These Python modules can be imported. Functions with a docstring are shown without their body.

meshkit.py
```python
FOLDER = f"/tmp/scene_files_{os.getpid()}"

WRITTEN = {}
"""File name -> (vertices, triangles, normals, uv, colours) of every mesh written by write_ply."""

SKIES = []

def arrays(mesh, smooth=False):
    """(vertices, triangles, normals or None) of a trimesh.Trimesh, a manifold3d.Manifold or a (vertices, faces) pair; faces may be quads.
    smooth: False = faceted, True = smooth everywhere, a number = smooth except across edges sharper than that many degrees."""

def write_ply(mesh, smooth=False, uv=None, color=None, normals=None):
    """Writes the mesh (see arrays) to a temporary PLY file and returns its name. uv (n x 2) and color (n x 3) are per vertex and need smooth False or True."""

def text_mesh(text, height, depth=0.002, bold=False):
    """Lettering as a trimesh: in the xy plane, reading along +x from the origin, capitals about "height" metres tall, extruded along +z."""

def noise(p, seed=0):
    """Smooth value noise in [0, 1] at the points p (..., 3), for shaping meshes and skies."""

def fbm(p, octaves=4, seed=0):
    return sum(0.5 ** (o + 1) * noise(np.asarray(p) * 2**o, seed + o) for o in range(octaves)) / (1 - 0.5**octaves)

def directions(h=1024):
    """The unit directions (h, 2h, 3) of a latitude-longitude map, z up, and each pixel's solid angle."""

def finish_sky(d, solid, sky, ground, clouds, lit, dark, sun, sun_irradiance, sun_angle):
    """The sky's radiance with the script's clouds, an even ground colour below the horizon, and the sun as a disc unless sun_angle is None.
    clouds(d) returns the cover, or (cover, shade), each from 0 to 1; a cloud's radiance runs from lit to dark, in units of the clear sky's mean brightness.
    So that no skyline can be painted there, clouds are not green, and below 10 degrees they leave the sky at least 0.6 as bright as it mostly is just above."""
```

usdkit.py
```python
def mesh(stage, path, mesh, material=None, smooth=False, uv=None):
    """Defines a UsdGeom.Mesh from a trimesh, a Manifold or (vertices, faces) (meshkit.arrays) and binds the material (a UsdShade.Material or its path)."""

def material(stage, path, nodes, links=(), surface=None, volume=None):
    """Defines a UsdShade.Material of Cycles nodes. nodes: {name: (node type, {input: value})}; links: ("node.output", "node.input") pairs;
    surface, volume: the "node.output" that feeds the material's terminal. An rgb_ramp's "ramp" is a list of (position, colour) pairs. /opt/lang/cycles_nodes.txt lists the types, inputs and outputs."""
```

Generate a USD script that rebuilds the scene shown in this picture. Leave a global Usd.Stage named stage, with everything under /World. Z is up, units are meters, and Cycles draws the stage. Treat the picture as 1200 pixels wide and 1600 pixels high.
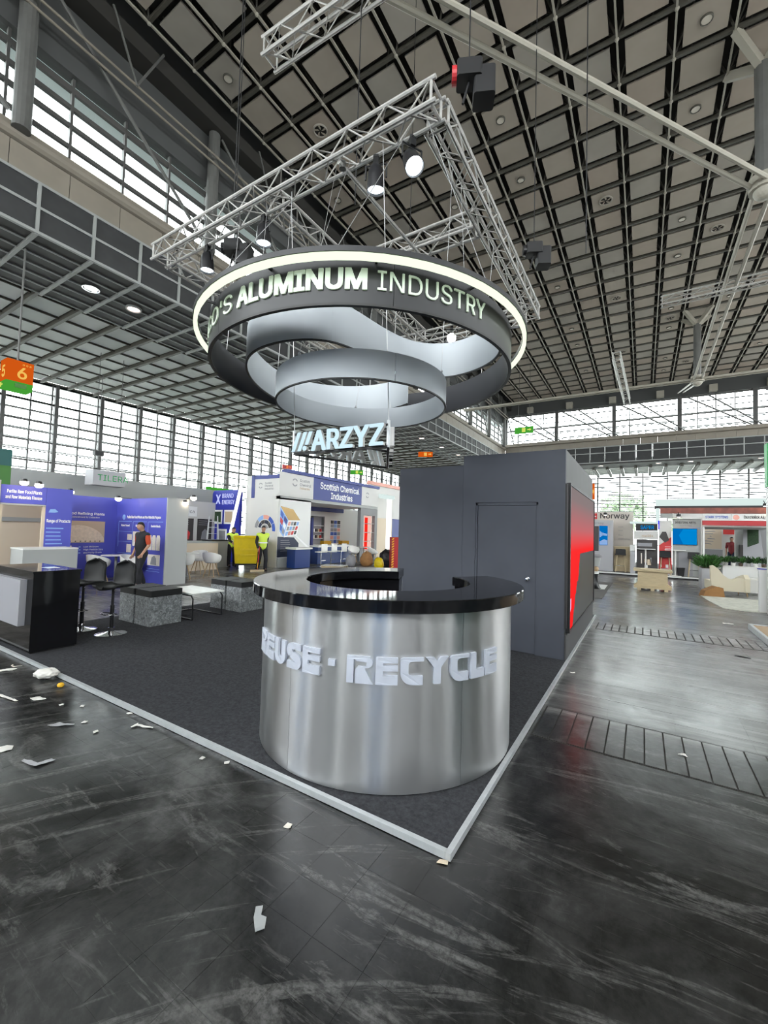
import math, random
import numpy as np, trimesh, manifold3d, usdkit, meshkit
from shapely.geometry import Polygon, box as sbox
from shapely.ops import unary_union
from pxr import Usd, UsdGeom, UsdLux, UsdShade, Gf, Sdf
RNG = random.Random(7)
NPR = np.random.RandomState(7)
stage = Usd.Stage.CreateInMemory()
UsdGeom.SetStageUpAxis(stage, 'Z')
UsdGeom.SetStageMetersPerUnit(stage, 1.0)
UsdGeom.Xform.Define(stage, '/World')
UsdGeom.Scope.Define(stage, '/World/Looks')

# ---------------------------------------------------------------- camera, sky, exposure
FPX, YAW, PITCH, ROLL = 655.1, -0.5538332, 0.0445123, 0.0289016
cy, sy, cp, sp = math.cos(YAW), math.sin(YAW), math.cos(PITCH), math.sin(PITCH)
fwd = np.array([sy * cp, cy * cp, sp]); rgt = np.array([cy, -sy, 0.0]); upv = np.cross(rgt, fwd)
r_ = math.cos(ROLL) * rgt + math.sin(ROLL) * upv; u_ = np.cross(r_, fwd)
EYE = np.array([0, 0, 1.65])
cam = UsdGeom.Camera.Define(stage, '/World/camera')
mtx = Gf.Matrix4d(*r_, 0, *u_, 0, *(-fwd), 0, *EYE, 1)
cam.AddTransformOp().Set(mtx)
cam.CreateHorizontalApertureAttr(36.0)
cam.CreateFocalLengthAttr(36.0 * FPX / 1200)
cam.CreateClippingRangeAttr(Gf.Vec2f(0.05, 2000))
cam.CreateExposureAttr(1.3)
dome = UsdLux.DomeLight.Define(stage, '/World/sky')
dome.CreateIntensityAttr(1.0)
dome.CreateColorAttr(Gf.Vec3f(1.30, 1.36, 1.38))

def project(p):
    d = np.asarray(p, float) - EYE
    z = d @ fwd
    return 600 + FPX * (d @ r_) / z, 800 - FPX * (d @ u_) / z, z

# ---------------------------------------------------------------- helpers
used = {}
def numbered(path):
    n = used.get(path, -1) + 1
    used[path] = n
    return path if n == 0 else '%s_%03d' % (path, n)

class MB:
    def __init__(s): s.m = []
    def add(s, m): s.m.append(m); return s
    def box(s, x0, x1, y0, y1, z0, z1):
        m = trimesh.creation.box((abs(x1 - x0), abs(y1 - y0), abs(z1 - z0)))
        m.apply_translation(((x0 + x1) / 2, (y0 + y1) / 2, (z0 + z1) / 2)); return s.add(m)
    def tube(s, p, q, r, n=8, r2=None):
        p, q = np.asarray(p, float), np.asarray(q, float)
        d = q - p; L = np.linalg.norm(d); d = d / L
        a = np.cross(d, [0, 0, 1.0] if abs(d[2]) < .9 else [1.0, 0, 0]); a /= np.linalg.norm(a); b = np.cross(d, a)
        t = (np.arange(n) + .5) * 2 * np.pi / n
        ring = np.cos(t)[:, None] * a + np.sin(t)[:, None] * b
        r2 = r if r2 is None else r2
        v = np.vstack([p + ring * r, q + ring * r2, [p], [q]])
        f = []
        for i in range(n):
            j = (i + 1) % n
            f += [[i, j, n + j], [i, n + j, n + i], [2 * n, j, i], [2 * n + 1, n + i, n + j]]
        return s.add(trimesh.Trimesh(v, f, process=False))
    def path(s, pts, r, n=8):
        for a, b in zip(pts[:-1], pts[1:]): s.tube(a, b, r, n)
        for a in pts[1:-1]: s.ball(a, r, 1)
        return s
    def bar(s, p, q, w, h):
        """rectangular bar; h vertical"""
        p, q = np.asarray(p, float), np.asarray(q, float)
        d = q - p; L = np.linalg.norm(d); d = d / L
        a = np.cross(d, [0, 0, 1.0] if abs(d[2]) < .95 else [0, 1.0, 0]); a /= np.linalg.norm(a); b = np.cross(a, d)
        v = [o + i * a * w / 2 + j * b * h / 2 for o in (p, q) for i, j in ((-1, -1), (1, -1), (1, 1), (-1, 1))]
        f = [[0, 1, 2], [0, 2, 3], [4, 6, 5], [4, 7, 6]]
        for i in range(4):
            j = (i + 1) % 4; f += [[i, 4 + i, 4 + j], [i, 4 + j, j]]
        m = trimesh.Trimesh(np.array(v), f, process=False); m.fix_normals(); return s.add(m)
    def ball(s, c, r, k=2, sc=(1, 1, 1)):
        m = trimesh.creation.icosphere(k, r); m.apply_scale(sc); m.apply_translation(c); return s.add(m)
    def lathe(s, prof, c=(0, 0, 0), n=32, a0=0.0, a1=360.0):
        """prof: (r, z) closed or open polyline; partial sweeps close themselves with the profile loop"""
        full = abs(a1 - a0) >= 359.9
        t = np.radians(np.linspace(a0, a1, n + 1)); prof = np.asarray(prof, float); k = len(prof)
        if full: t = t[:-1]
        v = np.array([[r * math.cos(x), r * math.sin(x), z] for x in t for r, z in prof]) + np.asarray(c)
        f = []; N = len(t)
        for i in range(N if full else N - 1):
            j = (i + 1) % N
            for a in range(k - 1):
                p, q, u, w = i * k + a, j * k + a, j * k + a + 1, i * k + a + 1
                f += [[p, q, u], [p, u, w]]
        if not full:
            tv, tri = trimesh.creation.triangulate_polygon(Polygon(prof[:-1]), engine='earcut')
            ix = [int(np.argmin(np.hypot(*(prof[:-1] - q).T))) for q in tv]; tri = np.array(ix)[np.asarray(tri)]
            f += [[a, c_, b] for a, b, c_ in tri] + [[(N - 1) * k + a, (N - 1) * k + b, (N - 1) * k + c_] for a, b, c_ in tri]
        m = trimesh.Trimesh(v, f, process=False)
        return s.add(m)
    def prism(s, poly, h, T=None):
        if not isinstance(poly, Polygon): poly = Polygon(poly)
        m = trimesh.creation.extrude_polygon(poly, h, engine='earcut')
        if T is not None: m.apply_transform(T)
        return s.add(m)
    def mesh(s): return s.m[0] if len(s.m) == 1 else trimesh.util.concatenate(s.m)

def frame(o, ex, ey, ez):
    T = np.eye(4); T[:3, 0], T[:3, 1], T[:3, 2], T[:3, 3] = ex, ey, ez, o; return T
def rotz(a, o=(0, 0, 0)):
    c, s = math.cos(a), math.sin(a)
    return frame(o, (c, s, 0), (-s, c, 0), (0, 0, 1))

def bmesh(b): return b.mesh() if isinstance(b, MB) else b
def obj(name, m, material, parent=None, smooth=False, label=None, T=None):
    path = numbered((str(parent.GetPath()) if parent else '/World') + '/' + name)
    m = bmesh(m)
    if T is not None: m = m.copy(); m.apply_transform(T)
    p = usdkit.mesh(stage, path, m, MATS[material] if isinstance(material, str) else material, smooth=smooth).GetPrim()
    if label: p.SetCustomDataByKey('label', label)
    return p
def tag(p, label, cat, group=None, kind=None):
    p.SetCustomDataByKey('label', label)
    if cat: p.SetCustomDataByKey('category', cat)
    if group: p.SetCustomDataByKey('group', group)
    if kind: p.SetCustomDataByKey('kind', kind)
    return p
def thing(name, label, cat, loc=(0, 0, 0), rz=0.0, group=None):
    x = UsdGeom.Xform.Define(stage, numbered('/World/' + name))
    x.AddTranslateOp().Set(Gf.Vec3d(*map(float, loc)))
    if rz: x.AddRotateZOp().Set(float(rz))
    return tag(x.GetPrim(), label, cat, group)
def part(name, parent):
    return UsdGeom.Xform.Define(stage, numbered(str(parent.GetPath()) + '/' + name)).GetPrim()
def struct(name, kind='structure', label=None):
    p = UsdGeom.Xform.Define(stage, numbered('/World/' + name)).GetPrim()
    p.SetCustomDataByKey('kind', kind)
    if label: p.SetCustomDataByKey('label', label)
    return p
def dup(root, label, loc, rz=0.0, group=None):
    was = root.GetCustomData()
    import re
    r = thing(re.sub(r'_\d{3}$', '', root.GetName()), label, was['category'], loc, rz, group or was.get('group'))
    r.GetReferences().AddInternalReference(root.GetPath()); r.SetInstanceable(True)
    return r
def stuff(p): p.SetCustomDataByKey('kind', 'stuff'); return p

# ---------------------------------------------------------------- materials
MATS = {}
def mat(name, color, rough=.5, metal=0.0, spec=.5, vary=0.0, scale=8.0, bump=0.0, bscale=60.0, coat=0.0, emit=None, rvary=0.0, stretch=None):
    n = {'p': ('principled_bsdf', {'base_color': color, 'roughness': rough, 'metallic': metal, 'specular_ior_level': spec, 'coat_weight': coat})}
    l = []
    if emit: n['p'][1].update(emission_color=emit[0], emission_strength=emit[1])
    if vary or bump or rvary:
        n['g'] = ('geometry', {}); src = 'g.position'
        if stretch:
            n['map'] = ('mapping', {'scale': stretch}); l.append(('g.position', 'map.vector')); src = 'map.vector'
        n['n'] = ('noise_texture', {'scale': scale, 'detail': 5.0, 'roughness': .6}); l.append((src, 'n.vector'))
    if vary:
        n['r'] = ('rgb_ramp', {'ramp': [(.3, tuple(c * (1 - vary) for c in color)), (.7, tuple(min(1, c * (1 + vary)) for c in color))]})
        l += [('n.fac', 'r.fac'), ('r.color', 'p.base_color')]
    if rvary:
        n['mr'] = ('map_range', {'from_min': .3, 'from_max': .7, 'to_min': rough - rvary, 'to_max': rough + rvary}); l += [('n.fac', 'mr.value'), ('mr.result', 'p.roughness')]
    if bump:
        n['n2'] = ('noise_texture', {'scale': bscale, 'detail': 4.0}); n['b'] = ('bump', {'strength': bump, 'distance': .01})
        l += [(src, 'n2.vector'), ('n2.fac', 'b.height'), ('b.normal', 'p.normal')]
    MATS[name] = usdkit.material(stage, '/World/Looks/' + name, n, l, surface='p.BSDF')
def emitter(name, color, strength):
    MATS[name] = usdkit.material(stage, '/World/Looks/' + name, {'e': ('emission', {'color': color, 'strength': strength})}, [], surface='e.emission')

mat('stage_carpet', (.046, .047, .052), .95, spec=.15, vary=.35, scale=40, bump=.5, bscale=350)
mat('aluminium_edge', (.50, .52, .53), .5, metal=.35, vary=.08, scale=12)
mat('chrome', (.8, .8, .82), .12, metal=1.0)
mat('truss_silver', (.42, .41, .39), .42, metal=.4, vary=.1, scale=9)
mat('gloss_black', (.006, .006, .007), .06, spec=.5)
mat('matte_black', (.008, .008, .009), .55)
mat('satin_black', (.012, .012, .014), .3)
mat('cabin_paint', (.046, .051, .065), .62, spec=.35, vary=.10, scale=1.3)
mat('cabin_side', (.12, .122, .122), .7, vary=.05, scale=2)
mat('cabin_side_low', (.055, .055, .056), .6)
mat('leatherette', (.014, .0145, .015), .55, spec=.3, bump=.15, bscale=200)
mat('letter_grey', (.47, .50, .57), .5)
mat('ring_black', (.012, .0125, .0145), .42, spec=.5)
mat('ring_inner_black', (.014, .015, .020), .6)
mat('ring_aluminium', (.36, .39, .415), .45, metal=.15, rvary=.05, scale=1.5)
mat('ring_edge', (.01, .01, .01), .5)
mat('steel_dark', (.03, .03, .028), .6)
mat('steel_grey', (.10, .10, .095), .55, vary=.1, scale=4)
mat('steel_beige', (.21, .185, .15), .6, vary=.06, scale=2)
mat('rail_grey', (.27, .28, .27), .55)
mat('fascia_panel', (.027, .028, .029), .7, vary=.15, scale=3)
mat('soffit_panel', (.030, .029, .028), .7, vary=.15, scale=3)
mat('ceiling_panel', (.335, .295, .25), .85, spec=.2, vary=.08, scale=.8)
mat('ceiling_panel_b', (.31, .285, .25), .85, spec=.2, vary=.08, scale=.8)
mat('ceiling_panel_c', (.33, .28, .235), .85, spec=.2, vary=.08, scale=.8)
mat('low_panel', (.55, .56, .54), .8, spec=.2, vary=.05, scale=1.0)
mat('low_panel_b', (.47, .49, .47), .8, spec=.2, vary=.05, scale=1.0)
mat('roof_void', (.026, .024, .021), .9)
mat('chord_dark', (.065, .06, .048), .6)
mat('chord_light', (.33, .31, .26), .55)
mat('mullion', (.07, .068, .066), .5)
mat('wall_dark', (.06, .062, .062), .8)
mat('lamp_disc', (.62, .58, .50), .5)
mat('white_plastic', (.78, .77, .74), .35)
mat('white_paint', (.70, .70, .68), .5)
mat('offwhite_panel', (.62, .61, .59), .6)
mat('grey_panel', (.36, .37, .36), .6)
mat('mid_grey', (.22, .22, .225), .6)
mat('pale_grey_panel', (.40, .40, .42), .55)
mat('cream_wall', (.62, .52, .40), .6)
mat('oak_wood', (.42, .29, .16), .5, vary=.2, scale=6, stretch=(1, 1, 8))
mat('pine_wood', (.52, .42, .26), .6, vary=.12, scale=5, stretch=(1, 8, 8))
mat('booth_blue', (.075, .085, .46), .5)
mat('booth_blue_light', (.09, .11, .55), .5)
mat('scot_blue', (.025, .04, .22), .5)
mat('scot_counter_blue', (.008, .035, .17), .4)
mat('royal_blue', (.02, .03, .36), .5)
mat('navy_print', (.012, .018, .05), .5)
mat('print_white', (.85, .85, .85), .5)
mat('print_dark', (.05, .045, .045), .6)
mat('print_grey', (.28, .28, .30), .6)
mat('print_tan', (.55, .42, .28), .6)
mat('powder', (.72, .60, .45), .9, vary=.12, scale=14)
mat('powder_white', (.75, .70, .62), .9, vary=.1, scale=20)
mat('print_red', (.55, .03, .03), .5)
mat('red_paint', (.42, .02, .025), .45)
mat('print_orange', (.75, .16, .01), .5)
mat('print_yellow', (.80, .60, .12), .5)
mat('print_green', (.02, .30, .08), .5)
mat('banner_teal', (.02, .10, .09), .6)
mat('banner_green', (.05, .17, .03), .6)
mat('print_lightblue', (.25, .42, .75), .5)
mat('print_blue', (.04, .10, .45), .5)
mat('print_salmon', (.75, .35, .28), .5)
mat('gold_print', (.35, .22, .07), .35, metal=.3)
mat('bin_yellow', (.62, .46, .0), .4, vary=.06, scale=6)
mat('hi_vis', (.62, .80, .08), .6)
mat('hi_vis_strip', (.75, .75, .72), .4)
mat('shirt_black', (.012, .012, .015), .8)
mat('shirt_orange', (.45, .055, .015), .8)
mat('trouser_black', (.010, .010, .014), .85)
mat('shirt_red', (.20, .02, .025), .8)
mat('jeans_navy', (.012, .018, .05), .85)
mat('skin', (.42, .23, .15), .55)
mat('hair_dark', (.012, .010, .009), .7)
mat('shoe_black', (.01, .01, .01), .5)
mat('leaf', (.035, .12, .02), .5, vary=.5, scale=20)
mat('leaf_dark', (.020, .055, .018), .5, vary=.5, scale=20)
mat('tree_leaf', (.30, .40, .24), .7, vary=.5, scale=2)
mat('bark', (.10, .07, .05), .9)
mat('sofa_cream', (.66, .60, .46), .8, bump=.1, bscale=90)
mat('cardboard', (.34, .17, .06), .8, vary=.1, scale=6)
mat('rug', (.52, .52, .45), .95, vary=.2, scale=6, bump=.3, bscale=50)
mat('concrete_pot', (.40, .39, .38), .8, vary=.1, scale=10)
mat('paper', (.75, .73, .68), .7)
mat('tape_yellow', (.75, .42, .02), .6)
mat('ground_out', (.45, .45, .43), .9)
mat('marble', (.66, .67, .64), .3, vary=.15, scale=5)
mat('carpet_grey', (.10, .095, .09), .95)
mat('rope_orange', (.6, .12, .02), .6)
mat('speaker_black', (.006, .006, .006), .45)
mat('film', (.35, .36, .36), .15, spec=.8)
mat('blue_stand_back', (.10, .42, 1.0), .5)  # strong blue for the unseen stands added behind the camera
mat('eave_blue', (.62, .70, .72), .6)
mat('warm_grey_panel', (.52, .475, .43), .6)
mat('wood_red', (.22, .055, .035), .5, vary=.3, scale=5)
emitter('pink_light', (1.0, .45, .70), .4)
mat('chain', (.45, .45, .45), .4, metal=.8)
mat('cork', (.42, .30, .19), .9)
emitter('led_white', (.84, 1.0, .72), .50)
emitter('sign_white', (.66, .88, 1.0), .42)
emitter('spot_lens', (.80, .92, 1.0), 1.3)
emitter('star_lens', (1.0, .98, .85), 40.0)
emitter('soffit_lamp', (1.0, .72, .62), 2.0)
emitter('booth_lamp', (1.0, .80, .58), 9.0)
emitter('screen_blue', (.0, .30, .82), .32)
emitter('screen_blue_b', (.0, .20, .66), .30)
emitter('light_tube', (1.0, 1.0, .90), .6)
emitter('exit_green', (.08, .45, .05), .30)
emitter('exit_yellow', (.75, .85, .15), .35)
emitter('sign_orange', (.85, .13, .01), .30)
emitter('sign_six', (1.0, .58, .12), .36)
emitter('shelf_pink', (1.0, .60, .52), .36)
emitter('shelf_red', (1.0, .03, .02), .36)
emitter('blue_glow', (.03, .02, 1.0), .4)
emitter('lit_white', (.80, .95, .92), .36)
emitter('halo_letters', (.55, .60, 1.0), .4)

# window glass: mostly transparent
MATS['glass'] = usdkit.material(stage, '/World/Looks/glass', {
    't': ('transparent_bsdf', {'color': (.95, .98, .97)}), 'g': ('glossy_bsdf', {'color': (.9, .9, .9), 'roughness': .03}),
    'lw': ('layer_weight', {'blend': .5}), 'pw': ('math', {'math_type': 'power', 'value2': 5.0}), 'sc': ('math', {'math_type': 'multiply_add', 'value2': .35, 'value3': .02}), 'm': ('mix_closure', {})},
    [('lw.facing', 'pw.value1'), ('pw.value', 'sc.value1'), ('sc.value', 'm.fac'), ('t.BSDF', 'm.closure1'), ('g.BSDF', 'm.closure2')], surface='m.closure')

# brushed aluminium counter front, grain round the drum
MATS['brushed'] = usdkit.material(stage, '/World/Looks/brushed', {
    'tan': ('tangent', {'direction_type': 'radial', 'axis': 'z'}),
    'p': ('principled_bsdf', {'base_color': (.60, .605, .61), 'metallic': 1.0, 'anisotropic': .92, 'anisotropic_rotation': .25, 'roughness': .30})},
    [('tan.tangent', 'p.tangent')], surface='p.BSDF')

# hall floor: black mastic blocks, polished by use, with scuffs and pale dried streaks; aisle zones paled to paint in window reflections
def floor_mat(name, tint=1.0):
    def c3(x): return (x * tint, x * .985 * tint, x * .96 * tint)
    n = {'g': ('geometry', {}), 'sep': ('separate_xyz', {}),
         'w': ('noise_texture', {'scale': .9, 'detail': 12.0, 'roughness': .68, 'distortion': .3}),
         'st': ('mapping', {'rotation': (0, 0, .85), 'scale': (1.0, 5.0, 1.0)}), 's': ('noise_texture', {'scale': .9, 'detail': 12.0, 'roughness': .70, 'distortion': .9}),
         'st2': ('mapping', {'rotation': (0, 0, -.5), 'scale': (1.2, 14, 1.0)}), 's2': ('noise_texture', {'scale': 1.3, 'detail': 10.0, 'roughness': .72, 'distortion': .2}),
         'off': ('vector_math', {'math_type': 'subtract', 'vector2': (.55, -.75, 0)}), 'osep': ('separate_xyz', {}), 'olen': ('vector_math', {'math_type': 'length'}), 'oang': ('math', {'math_type': 'arctan2'}), 'och': ('combine_xyz', {}), 'osc': ('mapping', {'scale': (7.0, 1.3, 1.0)}), 'arc': ('noise_texture', {'scale': 1.0, 'detail': 12.0, 'roughness': .72, 'distortion': .15}),
         'rarc': ('rgb_ramp', {'ramp': [(.56, (0, 0, 0)), (.60, (.45, .45, .45)), (.68, (.8, .8, .8))]}), 'm3': ('mix_color', {'b': (.15, .148, .142)}), 'm4': ('mix_color', {'blend_type': 'multiply', 'fac': 1.0}),
         'fine': ('noise_texture', {'scale': 34.0, 'detail': 8.0, 'roughness': .75}),
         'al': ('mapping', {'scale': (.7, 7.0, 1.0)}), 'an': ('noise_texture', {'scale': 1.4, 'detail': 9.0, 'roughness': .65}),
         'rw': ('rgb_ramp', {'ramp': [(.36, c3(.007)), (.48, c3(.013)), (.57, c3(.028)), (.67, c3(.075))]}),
         'ra': ('rgb_ramp', {'ramp': [(.32, c3(.045)), (.5, c3(.10)), (.66, c3(.20))]}),  # aisle tones: bright window and booth reflections painted into the base colour
         'ay': ('map_range', {'from_min': 4.2, 'from_max': 4.5, 'to_min': 0.0, 'to_max': 1.0, 'clamp': True}), 'ax': ('map_range', {'from_min': -7.6, 'from_max': -8.0, 'to_min': 0.0, 'to_max': 1.0, 'clamp': True}),  # mask of the painted reflection: right aisle and left side
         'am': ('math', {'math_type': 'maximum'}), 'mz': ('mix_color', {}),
         'rs': ('rgb_ramp', {'ramp': [(.555, (0, 0, 0)), (.585, (.35, .35, .35)), (.66, (.75, .75, .75))]}),
         'rs2': ('rgb_ramp', {'ramp': [(.585, (0, 0, 0)), (.64, (.5, .5, .5))]}),
         'rf': ('rgb_ramp', {'ramp': [(.40, (.25, .25, .25)), (.58, (1, 1, 1))]}),
         'm0': ('mix_color', {'blend_type': 'multiply', 'fac': 1.0}), 'm1': ('mix_color', {'b': (.16, .158, .152)}), 'm2': ('mix_color', {'b': (.085, .083, .08)}),
         'rr': ('map_range', {'from_min': .35, 'from_max': .68, 'to_min': .15, 'to_max': .34}), 'b': ('bump', {'strength': .15, 'distance': .003}),
         'p': ('principled_bsdf', {'specular_ior_level': .5})}
    l = [('g.position', 'sep.vector'), ('g.position', 'w.vector'), ('g.position', 'st.vector'), ('st.vector', 's.vector'), ('g.position', 'st2.vector'), ('st2.vector', 's2.vector'), ('g.position', 'fine.vector'),
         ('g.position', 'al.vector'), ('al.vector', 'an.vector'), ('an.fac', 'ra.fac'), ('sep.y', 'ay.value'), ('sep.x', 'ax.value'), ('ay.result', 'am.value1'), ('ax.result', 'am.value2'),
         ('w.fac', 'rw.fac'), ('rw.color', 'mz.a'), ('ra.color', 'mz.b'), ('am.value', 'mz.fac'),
         ('s.fac', 'rs.fac'), ('s2.fac', 'rs2.fac'), ('fine.fac', 'rf.fac'), ('rs.color', 'm0.a'), ('rf.color', 'm0.b'),
         ('mz.result', 'm1.a'), ('m0.result', 'm1.fac'), ('m1.result', 'm2.a'), ('rs2.color', 'm2.fac'), ('g.position', 'off.vector1'), ('off.vector', 'osep.vector'), ('off.vector', 'olen.vector1'), ('osep.y', 'oang.value1'), ('osep.x', 'oang.value2'), ('olen.value', 'och.x'), ('oang.value', 'och.y'), ('och.vector', 'osc.vector'), ('osc.vector', 'arc.vector'), ('arc.fac', 'rarc.fac'), ('rarc.color', 'm4.a'), ('rf.color', 'm4.b'), ('m2.result', 'm3.a'), ('m4.result', 'm3.fac'), ('m3.result', 'p.base_color'),
         ('w.fac', 'rr.value'), ('rr.result', 'p.roughness'), ('fine.fac', 'b.height'), ('b.normal', 'p.normal')]
    MATS[name] = usdkit.material(stage, '/World/Looks/' + name, n, l, surface='p.BSDF')
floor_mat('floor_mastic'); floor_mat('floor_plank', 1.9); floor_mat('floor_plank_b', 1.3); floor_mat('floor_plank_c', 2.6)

# LED wall: black glass with a red flame-like picture, pale grey haze at the top
MATS['led_wall'] = usdkit.material(stage, '/World/Looks/led_wall', {
    'g': ('geometry', {}), 'sep': ('separate_xyz', {}),
    'n': ('noise_texture', {'scale': 1.6, 'detail': 3.0}), 'map': ('mapping', {'scale': (1, 2.2, .35)}),
    'edge': ('math', {'math_type': 'multiply_add', 'value2': .9, 'value3': 0.0}),
    'yy': ('math', {'math_type': 'subtract', 'value2': 0.0}),
    'colr': ('rgb_ramp', {'ramp': [(.0, (1, .02, .02)), (.45, (1, .03, .03)), (.62, (.55, .16, .17)), (.85, (.27, .21, .21)), (1.0, (.24, .21, .21))]}),
    'zr': ('map_range', {'from_min': .6, 'from_max': 2.45, 'to_min': 0.0, 'to_max': 1.0}),
    'e': ('emission', {'strength': .40}), 'p': ('principled_bsdf', {'base_color': (.02, .02, .02), 'roughness': .35}),
    'lim': ('map_range', {'from_min': .9, 'from_max': 1.55, 'to_min': 6.35, 'to_max': 6.95}),
    'cmp': ('math', {'math_type': 'less_than'}), 'hi': ('math', {'math_type': 'greater_than', 'value2': 1.38}),
    'mx': ('math', {'math_type': 'maximum'}), 'm': ('mix_closure', {})},
    [('g.position', 'sep.vector'), ('g.position', 'map.vector'), ('map.vector', 'n.vector'), ('n.fac', 'edge.value1'), ('sep.y', 'yy.value1'), ('edge.value', 'yy.value2'),
     ('sep.z', 'zr.value'), ('zr.result', 'colr.fac'), ('colr.color', 'e.color'), ('sep.z', 'lim.value'),
     ('yy.value', 'cmp.value1'), ('lim.result', 'cmp.value2'), ('sep.z', 'hi.value1'), ('cmp.value', 'mx.value1'), ('hi.value', 'mx.value2'),
     ('mx.value', 'm.fac'), ('p.BSDF', 'm.closure1'), ('e.emission', 'm.closure2')], surface='m.closure')
# granite-look bench board
MATS['stone_board'] = usdkit.material(stage, '/World/Looks/stone_board', {
    'g': ('geometry', {}), 'n': ('noise_texture', {'scale': 16.0, 'detail': 8.0, 'roughness': .7, 'distortion': 1.5}),
    'r': ('rgb_ramp', {'ramp': [(.36, (.08, .086, .088)), (.5, (.17, .18, .185)), (.60, (.28, .30, .305)), (.72, (.45, .47, .475))]}), 'p': ('principled_bsdf', {'roughness': .55})},
    [('g.position', 'n.vector'), ('n.fac', 'r.fac'), ('r.color', 'p.base_color')], surface='p.BSDF')
# ---- SECTION STRUCTURE

ORD = ('first', 'second', 'third', 'fourth', 'fifth', 'sixth', 'seventh', 'eighth', 'ninth', 'tenth')
def boxm(x0, x1, y0, y1, z0, z1): return MB().box(x0, x1, y0, y1, z0, z1)
def inframe(p, pad=60):
    x, y, z = project(p); return z > .3 and -pad < x < 1200 + pad and -pad < y < 1600 + pad

# ---------------------------------------------------------------- floor
floor = struct('floor', label='dark scuffed hall floor of black mastic blocks')
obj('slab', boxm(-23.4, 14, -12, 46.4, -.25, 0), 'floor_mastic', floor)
blocks = []
for i in range(-20, 12):
    for j in range(0, 26):
        x0, y0 = -1.88 + .248 * i, .77 + .203 * j
        c = (x0 + .124, y0 + .1, 0)
        if inframe(c, 40) and not (-.82 > c[0] - .13 and c[1] + .11 > 2.03 and True) and not (c[1] > 3.6):
            blocks.append((project(c)[2], x0, y0))
blocks.sort()
for d, x0, y0 in blocks[:298]:
    g = .0009; h = .0010 + RNG.random() * .0006
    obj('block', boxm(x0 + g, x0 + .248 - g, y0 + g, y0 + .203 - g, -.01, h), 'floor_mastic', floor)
for k in range(19):                                   # cable duct covers, near strip
    x0 = -.78 + k * .132
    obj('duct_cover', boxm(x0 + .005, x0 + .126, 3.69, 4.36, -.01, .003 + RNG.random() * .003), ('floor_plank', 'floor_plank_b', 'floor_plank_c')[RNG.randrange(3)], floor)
obj('duct_recess', boxm(-.79, 1.75, 3.675, 4.375, -.02, .0012), 'roof_void', floor); obj('duct_recess', boxm(-.73, 3.4, 8.50, 9.17, -.02, .0012), 'roof_void', floor)
for k in range(34):                                   # far strip
    x0 = -.72 + k * .12
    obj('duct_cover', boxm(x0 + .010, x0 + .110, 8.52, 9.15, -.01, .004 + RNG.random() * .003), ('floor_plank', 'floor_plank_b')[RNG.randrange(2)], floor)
for j in range(16):                                   # aisle tiles between the two strips
    for i in range(5):
        x0, y0 = -.80 + .52 * i + .26 * (j % 2) * 0 + .0, 4.385 + .256 * j
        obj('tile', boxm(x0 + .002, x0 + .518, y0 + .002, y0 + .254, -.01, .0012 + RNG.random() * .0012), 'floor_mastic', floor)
gr = obj('ground', boxm(-160, 160, -140, 190, -.6, -.3), 'ground_out'); gr.SetCustomDataByKey('kind', 'structure')

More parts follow.
